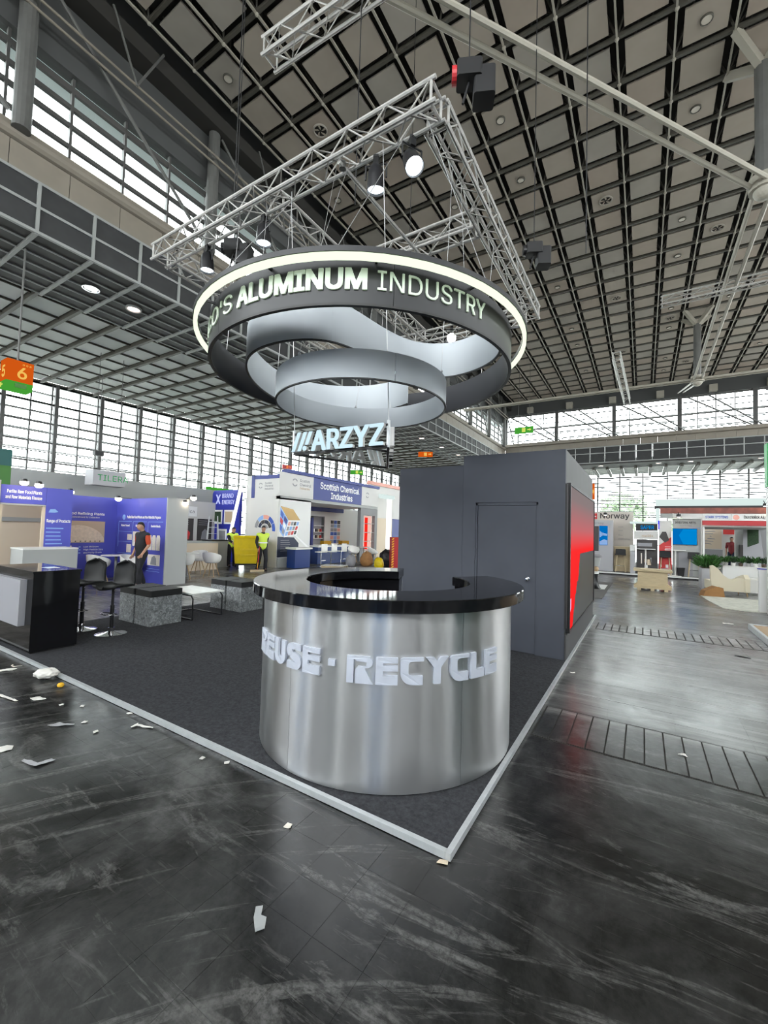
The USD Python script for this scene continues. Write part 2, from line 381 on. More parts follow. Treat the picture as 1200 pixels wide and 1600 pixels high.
# ---------------------------------------------------------------- main ceiling: space frame with square panels
MOD, X0, Y0, ZC = 1.2, .648, 6.196, 13.726
ceil = struct('ceiling', label='high grid ceiling of tan square panels in a dark space frame')
obj('roof_deck', boxm(-11.6, 13.2, -9, 40.2, 15.1, 15.3), 'roof_void', ceil)
cells = []
for i in range(-9, 10):
    for j in range(-12, 27):
        c = (X0 + MOD * (i + .5), Y0 + MOD * (j + .5), ZC)
        vis = inframe(c, 30)
        cells.append((0 if vis else 1, project(c)[2], i, j, c))
cells.sort()
rest = MB()
for k, (nv, d, i, j, c) in enumerate(cells):
    h = .435
    if k < 300:
        obj('panel', boxm(c[0] - h, c[0] + h, c[1] - h, c[1] + h, ZC + .02, ZC + .07), RNG.choice(['ceiling_panel', 'ceiling_panel', 'ceiling_panel_b', 'ceiling_panel_c']), ceil)
    else: rest.box(c[0] - h, c[0] + h, c[1] - h, c[1] + h, ZC + .02, ZC + .07)
stuff(obj('outlying_panel', rest, 'ceiling_panel', ceil))
for j in range(-12, 28):
    y = Y0 + MOD * j
    obj('cross_chord', boxm(X0 - 9 * MOD, X0 + 10 * MOD, y - .038, y + .038, ZC - .01, ZC + .09), 'chord_dark', ceil)
for i in range(-9, 11):
    x = X0 + MOD * i
    obj('long_chord', boxm(x - .022, x + .022, Y0 - 12 * MOD, Y0 + 27 * MOD, ZC - .035, ZC + .02), 'chord_light', ceil)
st = MB()
for i in range(-9, 10):
    for j in range(-6, 27):
        x, y = X0 + MOD * i, Y0 + MOD * j
        for a, b in ((.6, .6), (.6, -.6), (-.6, .6), (-.6, -.6)):
            st.tube((x, y, ZC + .05), (x + a, y + b, 15.0), .028, 4)
stuff(obj('space_frame_strut', st, 'chord_dark', ceil))
nd = MB()
for i in range(-9, 10):
    for j in range(-6, 27): nd.ball((X0 + MOD * i, Y0 + MOD * j, ZC - .02), .05, 1)
stuff(obj('frame_node', nd, 'chord_light', ceil))
# underslung masts and tie rods
for k, y in enumerate((12.8, 27.2)):
    m = part('mast', ceil); x = 2.45
    obj('shaft', MB().tube((x, y, 10.15), (x, y, 13.1), .17, 14), 'steel_grey', m)
    for a in (-1, 1):
        for b in (-1, 1): obj('arm', MB().bar((x, y, 13.05), (x + .6 * a, y + .6 * b, ZC), .14, .2), 'chord_light', m)
    obj('hub', MB().tube((x, y, 9.98), (x, y, 10.3), .30, 16).ball((x, y, 9.98), .22, 2), 'chord_light', m)
def rods(p, q, off):
    a = np.array(p, float); b = np.array(q, float); d = (b - a) / np.linalg.norm(b - a); s = np.cross(d, [0, 0, 1]); s /= np.linalg.norm(s)
    for e in (-off, off): obj('tie_rod', MB().tube(a + s * e, b + s * e, .055, 8), 'chord_light', ceil)
rods((2.3, 12.6, 10.1), (-5.5, 2.3, 10.1), .16)
rods((2.45, 13.0, 10.1), (2.45, 27.0, 10.1), .16)
rods((2.3, 27.2, 10.12), (-10.6, 27.2, 10.12), .16)
rods((2.6, 27.2, 10.12), (11.5, 27.2, 10.12), .16)
rods((2.45, 27.4, 10.1), (2.45, 38.9, 12.9), .16)

# ---------------------------------------------------------------- left wall over the side aisle
XL = -11.0
wl = struct('wall_left', label='left hall wall with a beige gutter beam over a dark panelled fascia')
for k in range(-7, 34):
    y = 2.86 + 1.065 * k
    obj('beam_cladding', boxm(XL - .3, XL, y + .006, y + 1.059, 8.9, 9.45), 'steel_beige', wl)
g = Polygon([(0, 0), (.06, .02), (.11, .08), (.13, .16), (.11, .27), (.05, .32), (-.3, .32), (-.3, 0)])
obj('gutter', MB().prism(g, 48, frame((XL, 39.2, 9.46), (1, 0, 0), (0, 0, 1), (0, -1, 0))), 'steel_beige', wl)
for z in (8.86, 8.33, 7.79): obj('fascia_rail', boxm(XL - .04, XL + .03, -4, 39.2, z - .03, z + .03), 'rail_grey', wl)
for k in range(-6, 34):
    y = 3.39 + 1.065 * k
    obj('fascia_post', boxm(XL - .04, XL + .035, y - .03, y + .03, 7.79, 8.86), 'rail_grey', wl)
    for z0, z1 in ((7.82, 8.30), (8.36, 8.83)): obj('fascia_panel', boxm(XL - .03, XL - .005, y + .035, y + 1.03, z0, z1), 'fascia_panel', wl)
obj('upper_cladding', boxm(XL - .3, XL, -9.2, 39.2, 11.78, 15.2), 'wall_dark', wl)
obj('added_aisle_wall', boxm(-23.4, -23.2, -9.2, .58, 0, 8.0), 'steel_beige', wl)  # unseen wall added to keep sky glare off the counter
obj('eave_beam', boxm(XL - .2, XL + .5, -5, 39.2, 13.2, 13.6), 'roof_void', wl)
for k in range(-1, 9):
    y = 2.97 + 4.36 * k
    obj('column', MB().tube((XL + .2, y, 9.6), (XL + .2, y, 13.7), .16, 14), 'steel_grey', wl)
    obj('brace', MB().tube((XL + .25, y + .2, 13.2), (XL + .2, y + 4.15, 9.85), .045, 8), 'steel_grey', wl)
    obj('bracket', MB().tube((XL + .5, y + 2.0, 12.3), (XL + .5, y + 2.6, 13.7), .03, 6).tube((XL + .5, y + 2.0, 12.3), (XL + .5, y + 1.4, 13.7), .03, 6), 'steel_grey', wl)
for dx, dz in ((.35, 12.2), (.48, 12.32)): obj('pipe', MB().tube((XL + dx, -5, dz), (XL + dx, 39, dz), .032, 8), 'steel_beige', wl)
# soffit under the gallery edge
so = part('soffit', wl)
for k in range(-3, 34):
    y = 3.39 + 1.065 * k
    obj('rib', boxm(-13.9, XL, y - .035, y + .035, 7.74, 7.84), 'rail_grey', so)
    for s in range(6):
        x1 = XL - .03 - .475 * s
        obj('slat', boxm(x1 - .445, x1, y + .04, y + 1.02, 7.80, 7.83), 'soffit_panel', so)
for s in range(1, 7): obj('rail', boxm(XL - .475 * s - .012, XL - .475 * s + .012, -.5, 39.2, 7.76, 7.79), 'rail_grey', so)
obj('void_cover', boxm(-14.5, XL - .3, -5, 39.2, 8.6, 8.7), 'roof_void', so)
# lower aisle ceiling
lc = part('aisle_ceiling', ceil)
obj('deck', boxm(-23.3, -13.9, -5, 46.3, 8.5, 8.7), 'roof_void', lc)
n = 0; rest = MB()
for k in range(-3, 38):
    for s in range(8):
        y = 3.39 + 1.065 * k; x = -14.4 - 1.09 * s
        b = (x - 1.02, x - .07, y + .09, y + .975, 7.98, 8.02)
        if n < 240 and inframe((x - .5, y + .5, 8), 30): obj('panel', boxm(*b), RNG.choice(['low_panel', 'low_panel', 'low_panel_b']), lc); n += 1
        else: rest.box(*b)
stuff(obj('outlying_panel', rest, 'low_panel', lc))
for k in range(-3, 39): obj('beam', boxm(-23.2, -14.0, 3.39 + 1.065 * k - .05, 3.39 + 1.065 * k + .05, 7.86, 8.02), 'chord_dark', lc)
for s in range(9): obj('runner', boxm(-14.4 - 1.09 * s - .02, -14.4 - 1.09 * s + .02, -.5, 46, 7.93, 7.98), 'chord_dark', lc)

def grid_window(name, label, axis, c, a0, a1, z0, z1, cols, muls, trans, pane_a, pane_z, colw=.16, louv=None, deep=.12):
    """axis 'x': glass stands at x = c and runs along y; 'y': at y = c along x"""
    w = struct(name, label=label)
    def B(u0, u1, d0, d1, zz0, zz1): return boxm(c + d0, c + d1, u0, u1, zz0, zz1) if axis == 'x' else boxm(u0, u1, c + d0, c + d1, zz0, zz1)
    for u in cols: obj('column', B(u - colw / 2, u + colw / 2, -deep, deep, z0, z1), 'mullion', w)
    for u in muls: obj('mullion', B(u - .025, u + .025, -.05, .05, z0, z1), 'mullion', w)
    for z, t in trans: obj('transom', B(a0, a1, -.04, .04, z - t / 2, z + t / 2), 'mullion', w)
    for z, t, d in (louv or []): obj('louvre', B(a0, a1, d - .09, d + .09, z - t / 2, z + t / 2), 'mid_grey', w)
    ua = np.arange(a0, a1 - .01, pane_a); za = np.arange(z0, z1 - .01, pane_z)
    for u in ua:
        for z in za: obj('pane', B(u + .005, min(u + pane_a, a1) - .005, -.008, .008, z + .005, min(z + pane_z, z1) - .005), 'glass', w)
    return w
grid_window('window_1', 'upper strip window in the left wall above the beam', 'x', XL - .15, -4.8, 39.0, 9.8, 11.78, [],
            [3.92 + 1.15 * k for k in range(-7, 31)], [(9.83, .06), (10.185, .09), (10.67, .10), (11.10, .10), (11.52, .14)], 4.6, .66)
eave = obj('trim_1', boxm(-12.75, XL - .3, -6, 41, 12.35, 12.5), 'eave_blue'); tag(eave, 'roof eave outside the upper left windows', None, kind='structure')
c3 = [6.39 + 1.905 * k for k in range(-3, 22)]
tr = []; lv = []
for k in range(-4, 3):
    z = 6.10 + .885 * k; tr += [(z, .06), (z - .44, .028)]; lv += [(z + .17, .045, -.75), (z - .27, .045, -.75)]
grid_window('window_3', 'tall glazed wall behind the left side aisle', 'x', -23.2, 0.6, 46, .1, 7.95, c3, [y + .95 for y in c3] + [y - .17 for y in c3],
            tr + [(2.0, .06), (1.1, .06), (.12, .1), (7.0, .06), (7.9, .12)], 1.905, 1.31, .14, lv)
# end wall
YE = 39.2
we = struct('wall_end', label='far end wall with a beige beam and dark panelled fascia')
for k in range(20):
    x = -11 + 1.2 * k
    obj('beam_cladding', boxm(x + .006, x + 1.194, YE, YE + .3, 9.25, 9.72), 'steel_beige', we)
obj('gutter', boxm(-11, 13, YE - .3, YE + .1, 9.72, 9.98), 'steel_beige', we)
for z in (9.2, 8.68, 7.88): obj('fascia_rail', boxm(-11, 13, YE - .03, YE + .04, z - .035, z + .035), 'rail_grey', we)
for k in range(-6, 12):
    x = -.49 + 1.12 * k
    obj('fascia_post', boxm(x - .03, x + .03, YE - .035, YE + .04, 7.88, 9.2), 'rail_grey', we)
    for z0, z1 in ((7.92, 8.64), (8.72, 9.16)): obj('fascia_panel', boxm(x + .035, x + 1.085, YE + .005, YE + .03, z0, z1), 'fascia_panel', we)
obj('upper_cladding', boxm(-11, 13, YE, YE + .3, 12.7, 15.2), 'wall_dark', we)
for k in range(7): obj('bracket_block', boxm(-9 + 3.3 * k, -8.5 + 3.3 * k, YE - .4, YE, 12.75, 13.25), 'chord_light', we)
obj('soffit', boxm(-11, 13, YE, YE + 2.2, 7.72, 7.85), 'soffit_panel', we)
ec = part('end_ceiling', ceil)
obj('deck', boxm(-14, 13, YE + 2.2, 46.4, 8.3, 8.5), 'roof_void', ec)
for k in range(-11, 11):
    x = .54 + 1.06 * k
    obj('beam', boxm(x - .10, x + .10, YE + 1.5, 46.2, 7.5, 7.7), 'chord_dark', ec)
    for s in range(4): obj('panel', boxm(x + .12, x + .94, YE + 2.3 + 1.05 * s, YE + 3.25 + 1.05 * s, 7.68, 7.72), 'low_panel', ec)
grid_window('window_2', 'upper strip window in the far end wall', 'y', YE + .12, -10.9, 13, 9.98, 12.7, [-11.0 + 4.47 * k for k in range(6)],
            [-11 + 1.1175 * k for k in range(22)], [(10.2, .04), (10.73, .04), (11.25, .06), (11.72, .035), (12.19, .05), (12.62, .12)], 2.235, 1.36, .26, [(10.45, .04, .7), (11.0, .04, .7), (11.5, .04, .7)])
for k in range(5):
    x = -10.6 + 4.47 * k
    for dx in (0, 1.3): obj('brace', MB().tube((x + dx, YE - .1, 12.6), (x + 3.9 + dx * .4, YE - .1, 9.98), .05, 6), 'steel_grey', we)
grid_window('window_4', 'glazed wall below the far gallery', 'y', 46.2, -23.2, 13, .1, 7.95, [-3.8 + 1.9 * k for k in range(-10, 9)],
            [], [(7.4, .1)] + [(z, .055) for z in np.arange(3.6, 7.3, .4)] + [(3.0, .05), (2, .05), (1, .05)], 1.9, 1.84, .10, [(z, .07, .6) for z in np.arange(3.8, 7.3, .4)])
# unseen rest of the hall: openings sized for fill light, stands added for reflections
wr = struct('wall_right', label='right hall wall beyond the frame with strip windows and stands added for reflections')
XR, YR = 13.0, -9.2
obj('gallery_band', boxm(XR, XR + .3, YR, 46, 7.8, 9.8), 'steel_beige', wr)
obj('upper_cladding', boxm(XR, XR + .3, YR, 46, 11.9, 15.2), 'wall_dark', wr)
obj('lower_wall', boxm(XR, XR + .2, YR, 46, 0, 3.4), 'mid_grey', wr)
for k in range(24): obj('mullion', boxm(XR, XR + .2, YR + 2.3 * k - .12, YR + 2.3 * k + .12, 3.4, 7.8), 'mullion', wr)
for k in range(6): obj('transom', boxm(XR + .05, XR + .12, YR, 46, 3.9 + .66 * k, 3.98 + .66 * k), 'mullion', wr)
for k, (y0, y1, m_) in enumerate(((-8, -5.6, 'mid_grey'), (-5.0, -3.0, 'steel_grey'), (-2.2, 1.6, 'white_paint'), (2.2, 5.0, 'banner_teal'), (5.2, 8.8, 'leaf_dark'), (9.6, 14, 'white_paint'))):
    obj('added_stand_back', boxm(8.6 + (k % 2) * .1, 8.75 + (k % 2) * .1, y0, y1, 0, 6.0), m_, wr)  # unseen stands added to give the drum something to mirror
wb = struct('wall_rear', label='rear hall wall behind the camera with strip windows and stands added for reflections')
obj('gallery_band', boxm(-23, XR, YR - .3, YR, 7.8, 8.6), 'steel_beige', wb)
obj('upper_cladding', boxm(-12, XR, YR - .3, YR, 11.9, 15.2), 'wall_dark', wb)
obj('lower_wall', boxm(-23, XR, YR - .2, YR, 0, 2.2), 'mid_grey', wb)  # kept low so the unseen rear openings let in more light
for k in range(17): obj('mullion', boxm(-23 + 2.3 * k - .12, -23 + 2.3 * k + .12, YR - .2, YR, 2.2, 7.8), 'mullion', wb)
for k in range(6): obj('transom', boxm(-23, XR, YR - .12, YR - .05, 3.9 + .66 * k, 3.98 + .66 * k), 'mullion', wb)
for k, (x0, x1, m_) in enumerate(((-16, -11.2, 'steel_beige'), (-10.2, -7.6, 'blue_stand_back'), (-6.8, -4.6, 'print_grey'), (-4.4, -2.6, 'banner_teal'), (-2.0, .7, 'white_paint'), (1.2, 3.5, 'blue_stand_back'), (3.9, 6.0, 'steel_grey'), (6.2, 8.4, 'mid_grey'))):
    obj('added_stand_back', boxm(x0, x1, -5.6, -5.5, 0, 4.3), m_, wb)  # coloured boards added out of view to streak the counter reflection
# lamps in the ceiling panels
def snap(p):
    return X0 + MOD * (math.floor((p[0] - X0) / MOD) + .5), Y0 + MOD * (math.floor((p[1] - Y0) / MOD) + .5)
for i, j in [(0, 4), (0, 6), (-4, 4), (-4, 6), (-6, 6), (-9, 0), (-9, 4), (0, 10), (0, 12), (0, 16), (0, 18), (2, 16), (2, 18), (-4, 18), (-4, 10), (-4, 12), (-4, 16), (-8, 10), (-8, 12), (-8, 16), (4, 16), (4, 18), (0, 22), (0, 24), (-4, 22), (4, 22)]:
    x, y = X0 + MOD * (i + .5), Y0 + MOD * (j + .5)
    t = thing('ceiling_downlight', 'small round pale downlight set in one of the tan ceiling panels', 'ceiling light', (x, y, ZC), 0, 'round downlights in the ceiling grid')
    obj('rim', MB().lathe([(.13, .03), (.13, -.02), (.115, -.03), (.105, -.02), (.105, .03)], n=20), 'chord_dark', t)
    obj('diffuser', MB().lathe([(0, -.012), (.104, -.012), (.104, .02), (0, .02)], n=20), 'lamp_disc', t)
for k_, (i, j) in enumerate([(-8, 2), (-2, 8), (1, 11), (-2, 14), (0, 17), (-2, 20), (1, 23)]):
    x, y = X0 + MOD * (i + .5), Y0 + MOD * (j + .5)
    t = thing('ceiling_vent', 'round swirl air vent in the ceiling grid, ' + ORD[k_] + ' from the top', 'air vent', (x, y, ZC), 20 * i, 'swirl vents in the ceiling grid')
    obj('rim', MB().lathe([(.22, .03), (.22, -.02), (.20, -.03), (.185, -.02), (.185, .03)], n=24), 'ceiling_panel_b', t)
    obj('throat', MB().lathe([(0, .015), (.185, .015), (.185, .03), (0, .03)], n=24), 'roof_void', t)
    for k in range(5):
        a = k * 2 * math.pi / 5
        obj('blade', MB().prism([(.03, .02), (.17, .03), (.17, .09), (.06, .06)], .01, frame((0, 0, -.01), (math.cos(a), math.sin(a), 0), (-math.sin(a), math.cos(a), 0), (0, 0, 1))), 'ceiling_panel', t)
for k, (x, y) in enumerate([(-12.28, 4.98), (-12.37, 6.11), (-12.3, 8.3), (-12.3, 11.5), (-12.3, 14.7), (-12.3, 17.9), (-12.3, 21.1), (-12.3, 24.3), (-12.3, 27.5), (-12.3, 30.7)]):
    lit = k != 0
    t = thing('soffit_downlight', 'lit pinkish downlight in the left gallery soffit, ' + ORD[k - 1] + ' lit one from left' if lit else 'unlit chrome recessed downlight in the dark gallery soffit', 'ceiling light', (x, y, 7.76), 0, 'lit downlights in the gallery soffit' if lit else None)
    obj('rim', MB().lathe([(.20, .03), (.20, -.03), (.17, -.03), (.15, .03)], n=24), 'chrome' if not lit else 'rail_grey', t)
    obj('lens', MB().lathe([(0, -.015), (.15, -.015), (.15, .02), (0, .02)], n=20), 'soffit_lamp' if lit else 'chrome', t)
for k, x in enumerate((-3.06, 1.07, 3.14, 7.3)):
    t = thing('soffit_downlight', 'lit pinkish downlight under the far end gallery, ' + ORD[k] + ' from the left', 'ceiling light', (x, YE + .7, 7.71), 0, 'lit downlights under the far end gallery')
    obj('rim', MB().lathe([(.21, .02), (.21, -.02), (.17, -.02), (.17, .02)], n=20), 'rail_grey', t)
    obj('lens', MB().lathe([(0, -.02), (.17, -.02), (.17, .01), (0, .01)], n=20), 'soffit_lamp', t)
# ---- SECTION STAGE
# ---------------------------------------------------------------- the stage
SX, SY, SZ = -.817, 2.048, .041
t = thing('stage_platform', 'low dark carpeted stage platform with an aluminium edge strip', 'platform')
obj('carpet', boxm(-7.75, SX - .028, SY + .028, 9.75, .001, SZ - .002), 'stage_carpet', t)
obj('edge_strip', MB().prism([(0, .0045), (0, SZ), (.030, SZ), (.030, SZ - .004), (.004, SZ - .004), (.004, .0045)], 6.902, frame((-7.75, SY, 0), (0, 1, 0), (0, 0, 1), (1, 0, 0))), 'aluminium_edge', t)
obj('corner_cap', boxm(SX - .0295, SX - .0005, SY, SY + .0018, .0045, SZ - .0005), 'aluminium_edge', t)
obj('edge_strip', MB().prism([(0, .0045), (0, SZ), (-.030, SZ), (-.030, SZ - .004), (-.004, SZ - .004), (-.004, .0045)], 7.7195, frame((SX, 9.77, 0), (1, 0, 0), (0, 0, 1), (0, -1, 0))), 'aluminium_edge', t)

# ---------------------------------------------------------------- dark cabin with door and LED wall
CX, CY = -.87, 5.936
t = thing('storage_cabin', 'dark grey storage cabin with a flush door and a stepped top', 'cabin')
cx1 = -1.245 * 1.65 - .005; cx2 = -.752 * 1.65
ZB, ZR, ZLft = SZ, 2.80, 2.665
def wallwith(x0, x1, z0, z1): return boxm(x0, x1, CY, CY + .08, z0, z1)
obj('wall_panel', wallwith(-3.38, -2.29, ZB, ZLft), 'cabin_paint', t)
obj('wall_panel', MB().prism([(-2.288, ZB), (-2.288, ZR), (CX, ZR), (CX, ZB), (cx2 + .03, ZB), (cx2 + .03, 2.10), (cx1 - .03, 2.10), (cx1 - .03, ZB)], .08, frame((0, CY + .08, 0), (1, 0, 0), (0, 0, 1), (0, -1, 0))), 'cabin_paint', t)
d = obj('door', boxm(cx1, cx2, CY + .025, CY + .07, ZB + .006, 2.057), 'cabin_paint', t)
obj('doorknob', MB().lathe([(0, .0), (.026, .0), (.026, .006), (.010, .010), (.010, .03), (.022, .036), (.030, .05), (.022, .064), (0, .068)], n=24).mesh().apply_transform(frame((-1.34, CY + .026, 1.045), (1, 0, 0), (0, 0, 1), (0, -1, 0))), 'chrome', d)
fr = MB()
for x in (cx1 - .03, cx2 + .004): fr.box(x, x + .026, CY + .012, CY + .075, ZB, 2.10)
fr.box(cx1 - .03, cx2 + .03, CY + .012, CY + .075, 2.062, 2.10)
obj('door_frame', fr, 'cabin_paint', t)
obj('side_wall', boxm(CX - .08, CX, CY + .081, 9.4, ZB, ZR), 'cabin_side', t)
obj('plinth', boxm(CX + .001, CX + .025, CY + .02, 9.38, ZB, .36), 'cabin_side_low', t)
obj('back_wall', boxm(-3.38, CX - .081, 9.3, 9.38, ZB, ZLft), 'cabin_paint', t)
obj('side_wall', boxm(-3.38, -3.30, CY + .081, 9.29, ZB, ZLft), 'cabin_paint', t)
obj('roof_panel', boxm(-3.29, CX - .09, CY + .09, 9.29, ZLft - .1, ZLft - .06), 'matte_black', t)
obj('corner_trim', boxm(CX, CX + .03, CY - .006, CY + .03, .45, 2.34), 'matte_black', t)
t = thing('led_wall_screen', 'tall screen on the cabin side wall showing a red flame shape', 'screen', (0, 0, 0))
obj('bezel', MB().prism(Polygon([(6.05, .37), (9.33, .37), (9.33, 2.36), (6.05, 2.36)], [[(6.09, .40), (9.29, .40), (9.29, 2.33), (6.09, 2.33)]]), .05, frame((CX + .001, 0, 0), (0, 1, 0), (0, 0, 1), (1, 0, 0))), 'matte_black', t)
obj('display', boxm(CX + .004, CX + .036, 6.09, 9.29, .40, 2.33), 'led_wall', t)
obj('pink_patch', MB().prism([(6.12, .60), (6.26, .66), (6.28, .80), (6.12, .80)], .002, frame((CX + .037, 0, 0), (0, 1, 0), (0, 0, 1), (1, 0, 0))), 'pink_light', t)

# ---------------------------------------------------------------- round counter
KX, KY, KR, KT, KI, KZ = -1.869, 3.122, 1.018, 1.114, .691, 1.234
A0, A1 = 112.0, 60.0 + 360.0
t = thing('round_counter', 'round brushed aluminium counter with a glossy black top', 'counter', (KX, KY, 0))
seams = [A0, 190, 262.5, 330, A1]
for a, b in zip(seams[:-1], seams[1:]):
    obj('drum_panel', MB().lathe([(KR, SZ + .006), (KR, 1.155), (KR - .02, 1.155), (KR - .02, SZ + .006), (KR, SZ + .006)], n=int((b - a) / 1.6), a0=a + .05, a1=b - .05), 'brushed', t, smooth=40)
obj('inner_lining', MB().lathe([(KI + .06, SZ + .01), (KI + .06, 1.15), (KI + .03, 1.15), (KI + .03, SZ + .01), (KI + .06, SZ + .01)], n=150, a0=A0 + .3, a1=A1 - .3), 'gloss_black', t, smooth=40)
obj('plinth', MB().lathe([(KR - .015, SZ), (KR - .015, SZ + .02), (KR - .06, SZ + .02), (KR - .06, SZ), (KR - .015, SZ)], n=150, a0=A0, a1=A1), 'matte_black', t, smooth=40)
e = .006
obj('countertop', MB().lathe([(KT, KZ - .08 + e), (KT, KZ - e), (KT - e, KZ), (KI + e, KZ), (KI, KZ - e), (KI, KZ - .08 + e), (KI + e, KZ - .08), (KT - e, KZ - .08), (KT, KZ - .08 + e)], n=200, a0=A0, a1=A1), 'gloss_black', t, smooth=40)
obj('end_panel', MB().box(KI + .03, KR - .01, -.012, .012, SZ + .01, 1.15).mesh().apply_transform(rotz(math.radians(A0 + .8))), 'gloss_black', t)
obj('end_panel', MB().box(KI + .03, KR - .01, -.012, .012, SZ + .01, 1.15).mesh().apply_transform(rotz(math.radians(A1 - .8))), 'gloss_black', t)
obj('shelf', MB().lathe([(KR - .03, .80), (KR - .03, .82), (KI + .065, .82), (KI + .065, .80), (KR - .03, .80)], n=120, a0=A0 + 2, a1=A1 - 2), 'gloss_black', t)
# raised letters: own block lettering
def P_(*pts): return Polygon(pts)
def arcpts(cx_, cy_, rx, ry, a, b, n=10): return [(cx_ + rx * math.cos(math.radians(x)), cy_ + ry * math.sin(math.radians(x))) for x in np.linspace(a, b, n)]
GL = {}
GL['E'] = unary_union([sbox(0, 0, .045, .165), sbox(0, 0, .135, .057), sbox(0, .083, .135, .118), sbox(0, .133, .135, .165)])
GL['C'] = unary_union([Polygon([(.14, .0), (.14, .055), (.07, .055)] + arcpts(.07, .075, .02, .02, 270, 180, 5) + [(.05, .118)] + arcpts(.072, .125, .022, .018, 180, 90, 5) + [(.145, .143), (.145, .165), (.02, .165)] + arcpts(.02, .15, .02, .015, 90, 180, 4) + [(0, .08)] + arcpts(.075, .075, .075, .075, 180, 270, 8))])
GL['L'] = unary_union([sbox(0, 0, .046, .165), sbox(0, 0, .12, .057)])
GL['Y'] = Polygon([(.052, 0), (.098, 0), (.098, .10), (.150, .165), (.098, .165), (.075, .138), (.052, .165), (0, .165), (.052, .10)])
GL['R'] = unary_union([sbox(0, 0, .044, .165), sbox(0, .146, .06, .165), Polygon([(.054, .0), (.054, .085), (.07, .105), (.12, .105), (.125, .13), (.06, .135), (.04, .165), (.145, .165)] + arcpts(.125, .13, .038, .034, 60, -90, 8) + [(.112, .093), (.165, 0), (.115, 0)]).buffer(0)])
GL['U'] = Polygon([(0, .165), (0, .06)] + arcpts(.065, .06, .065, .06, 180, 360, 14) + [(.13, .165), (.085, .165), (.085, .065)] + arcpts(.065, .065, .02, .018, 0, -180, 8) + [(.045, .165)])
GL['S'] = unary_union([sbox(.005, 0, .10, .045), Polygon([(.09, 0)] + arcpts(.095, .05, .043, .05, -90, 80, 8) + [(.055, .112), (.038, .082), (.09, .06), (.088, .042)]), Polygon([(.10, .165), (.05, .165)] + arcpts(.047, .118, .046, .047, 90, 260, 8) + [(.085, .05), (.105, .085), (.052, .118), (.06, .128), (.135, .125), (.135, .165)])]).buffer(.001)
GL['.'] = sbox(0, 0, .045, .04)
WID = {'E': .135, 'C': .145, 'L': .12, 'Y': .15, 'R': .165, 'U': .13, 'S': .138, '.': .045}
def bend(m, R, base):
    """text in x (along), y (up), z (out) wrapped on a drum of radius R; x in metres along the arc from angle base"""
    v = np.array(m.vertices); a = base + v[:, 0] / R; r = R + v[:, 2]
    return trimesh.Trimesh(np.stack([r * np.cos(a), r * np.sin(a), v[:, 1]], 1), m.faces, process=False)
def drum_text(word, th0, z, s=1.0, gap=.015):
    x = 0
    for ch in word:
        m = trimesh.util.concatenate([trimesh.creation.extrude_polygon(g.segmentize(.02), .016, engine='earcut') for g in getattr(GL[ch], 'geoms', [GL[ch]])])
        m.apply_translation((x, z + (.06 if ch == '.' else 0), 0)); x += WID[ch] + gap
        obj('letter', bend(m, KR + .001, math.radians(th0)), 'letter_grey', t)
drum_text('RECYCLE', -72.6, .708); drum_text('.', -79.6, .735); drum_text('REUSE', -126.0, .722)

# ---------------------------------------------------------------- hanging ring sign
RCX, RCY = -2.97, 4.2
t = thing('ring_sign', 'large black hanging ring sign with lit halo and the words aluminum industry', 'hanging sign', (RCX, RCY, 0))
for k in range(6):
    obj('band_panel', MB().lathe([(1.77, 3.5), (1.77, 3.895), (1.752, 3.895), (1.752, 3.5), (1.77, 3.5)], n=40, a0=-107 + 60 * k + .06, a1=-47 + 60 * k - .06), 'ring_black', t, smooth=40)
obj('band_lining', MB().lathe([(1.750, 3.505), (1.750, 3.89), (1.742, 3.89), (1.742, 3.505), (1.750, 3.505)], n=160), 'ring_inner_black', t, smooth=40)
obj('bottom_rim', MB().lathe([(1.773, 3.492), (1.773, 3.512), (1.738, 3.512), (1.738, 3.492), (1.773, 3.492)], n=160), 'ring_edge', t, smooth=40)
obj('led_tube', MB().lathe([(1.93, 3.790), (1.93, 3.838), (1.892, 3.838), (1.892, 3.790), (1.93, 3.790)], n=64), 'led_white', t, smooth=20)
obj('halo_carrier', MB().lathe([(1.938, 3.840), (1.938, 3.884), (1.885, 3.884), (1.885, 3.840), (1.938, 3.840)], n=96), 'ring_black', t, smooth=40)
for k in range(12):
    a = math.radians(30 * k + 8); c_, s_ = math.cos(a), math.sin(a)
    obj('spoke', MB().bar((1.765 * c_, 1.765 * s_, 3.865), (1.9 * c_, 1.9 * s_, 3.865), .02, .02), 'ring_black', t)
def char_groups(m):
    ps = sorted(m.split(only_watertight=False), key=lambda q: q.bounds[0][0]); out = []
    for p in ps:
        if out and p.bounds[0][0] < out[-1].bounds[1][0] - .004 and p.bounds[1][0] < out[-1].bounds[1][0] + .02 and False: out[-1] = out[-1] + p
        else: out.append(p)
    return out
def refine(m, L=.05):
    v, f = trimesh.remesh.subdivide_to_size(m.vertices, m.faces, L, max_iter=8); return trimesh.Trimesh(v, f, process=False)
def ring_text(word, th0, th1, bold, z=3.628, h=.165):
    m = meshkit.text_mesh(word, h, .012, bold); w = m.bounds[1][0]
    sx = 1.772 * math.radians(th1 - th0) / w
    m.apply_scale((sx, 1, 1)); m.apply_translation((0, z, 0))
    for c in char_groups(m):
        c = refine(c)
        if bold: c = trimesh.util.concatenate([c.copy().apply_translation((dx, dy, .0004 * q)) for q, (dx, dy) in enumerate(((-.006, -.003), (0, .003), (.006, -.003), (-.006, .003), (.006, .003)))])
        obj('letter', bend(c, 1.772, math.radians(th0)), 'ring_letter', t)
mat('ring_letter', (.55, .62, .52), .45, emit=((.62, .80, .52), .05))
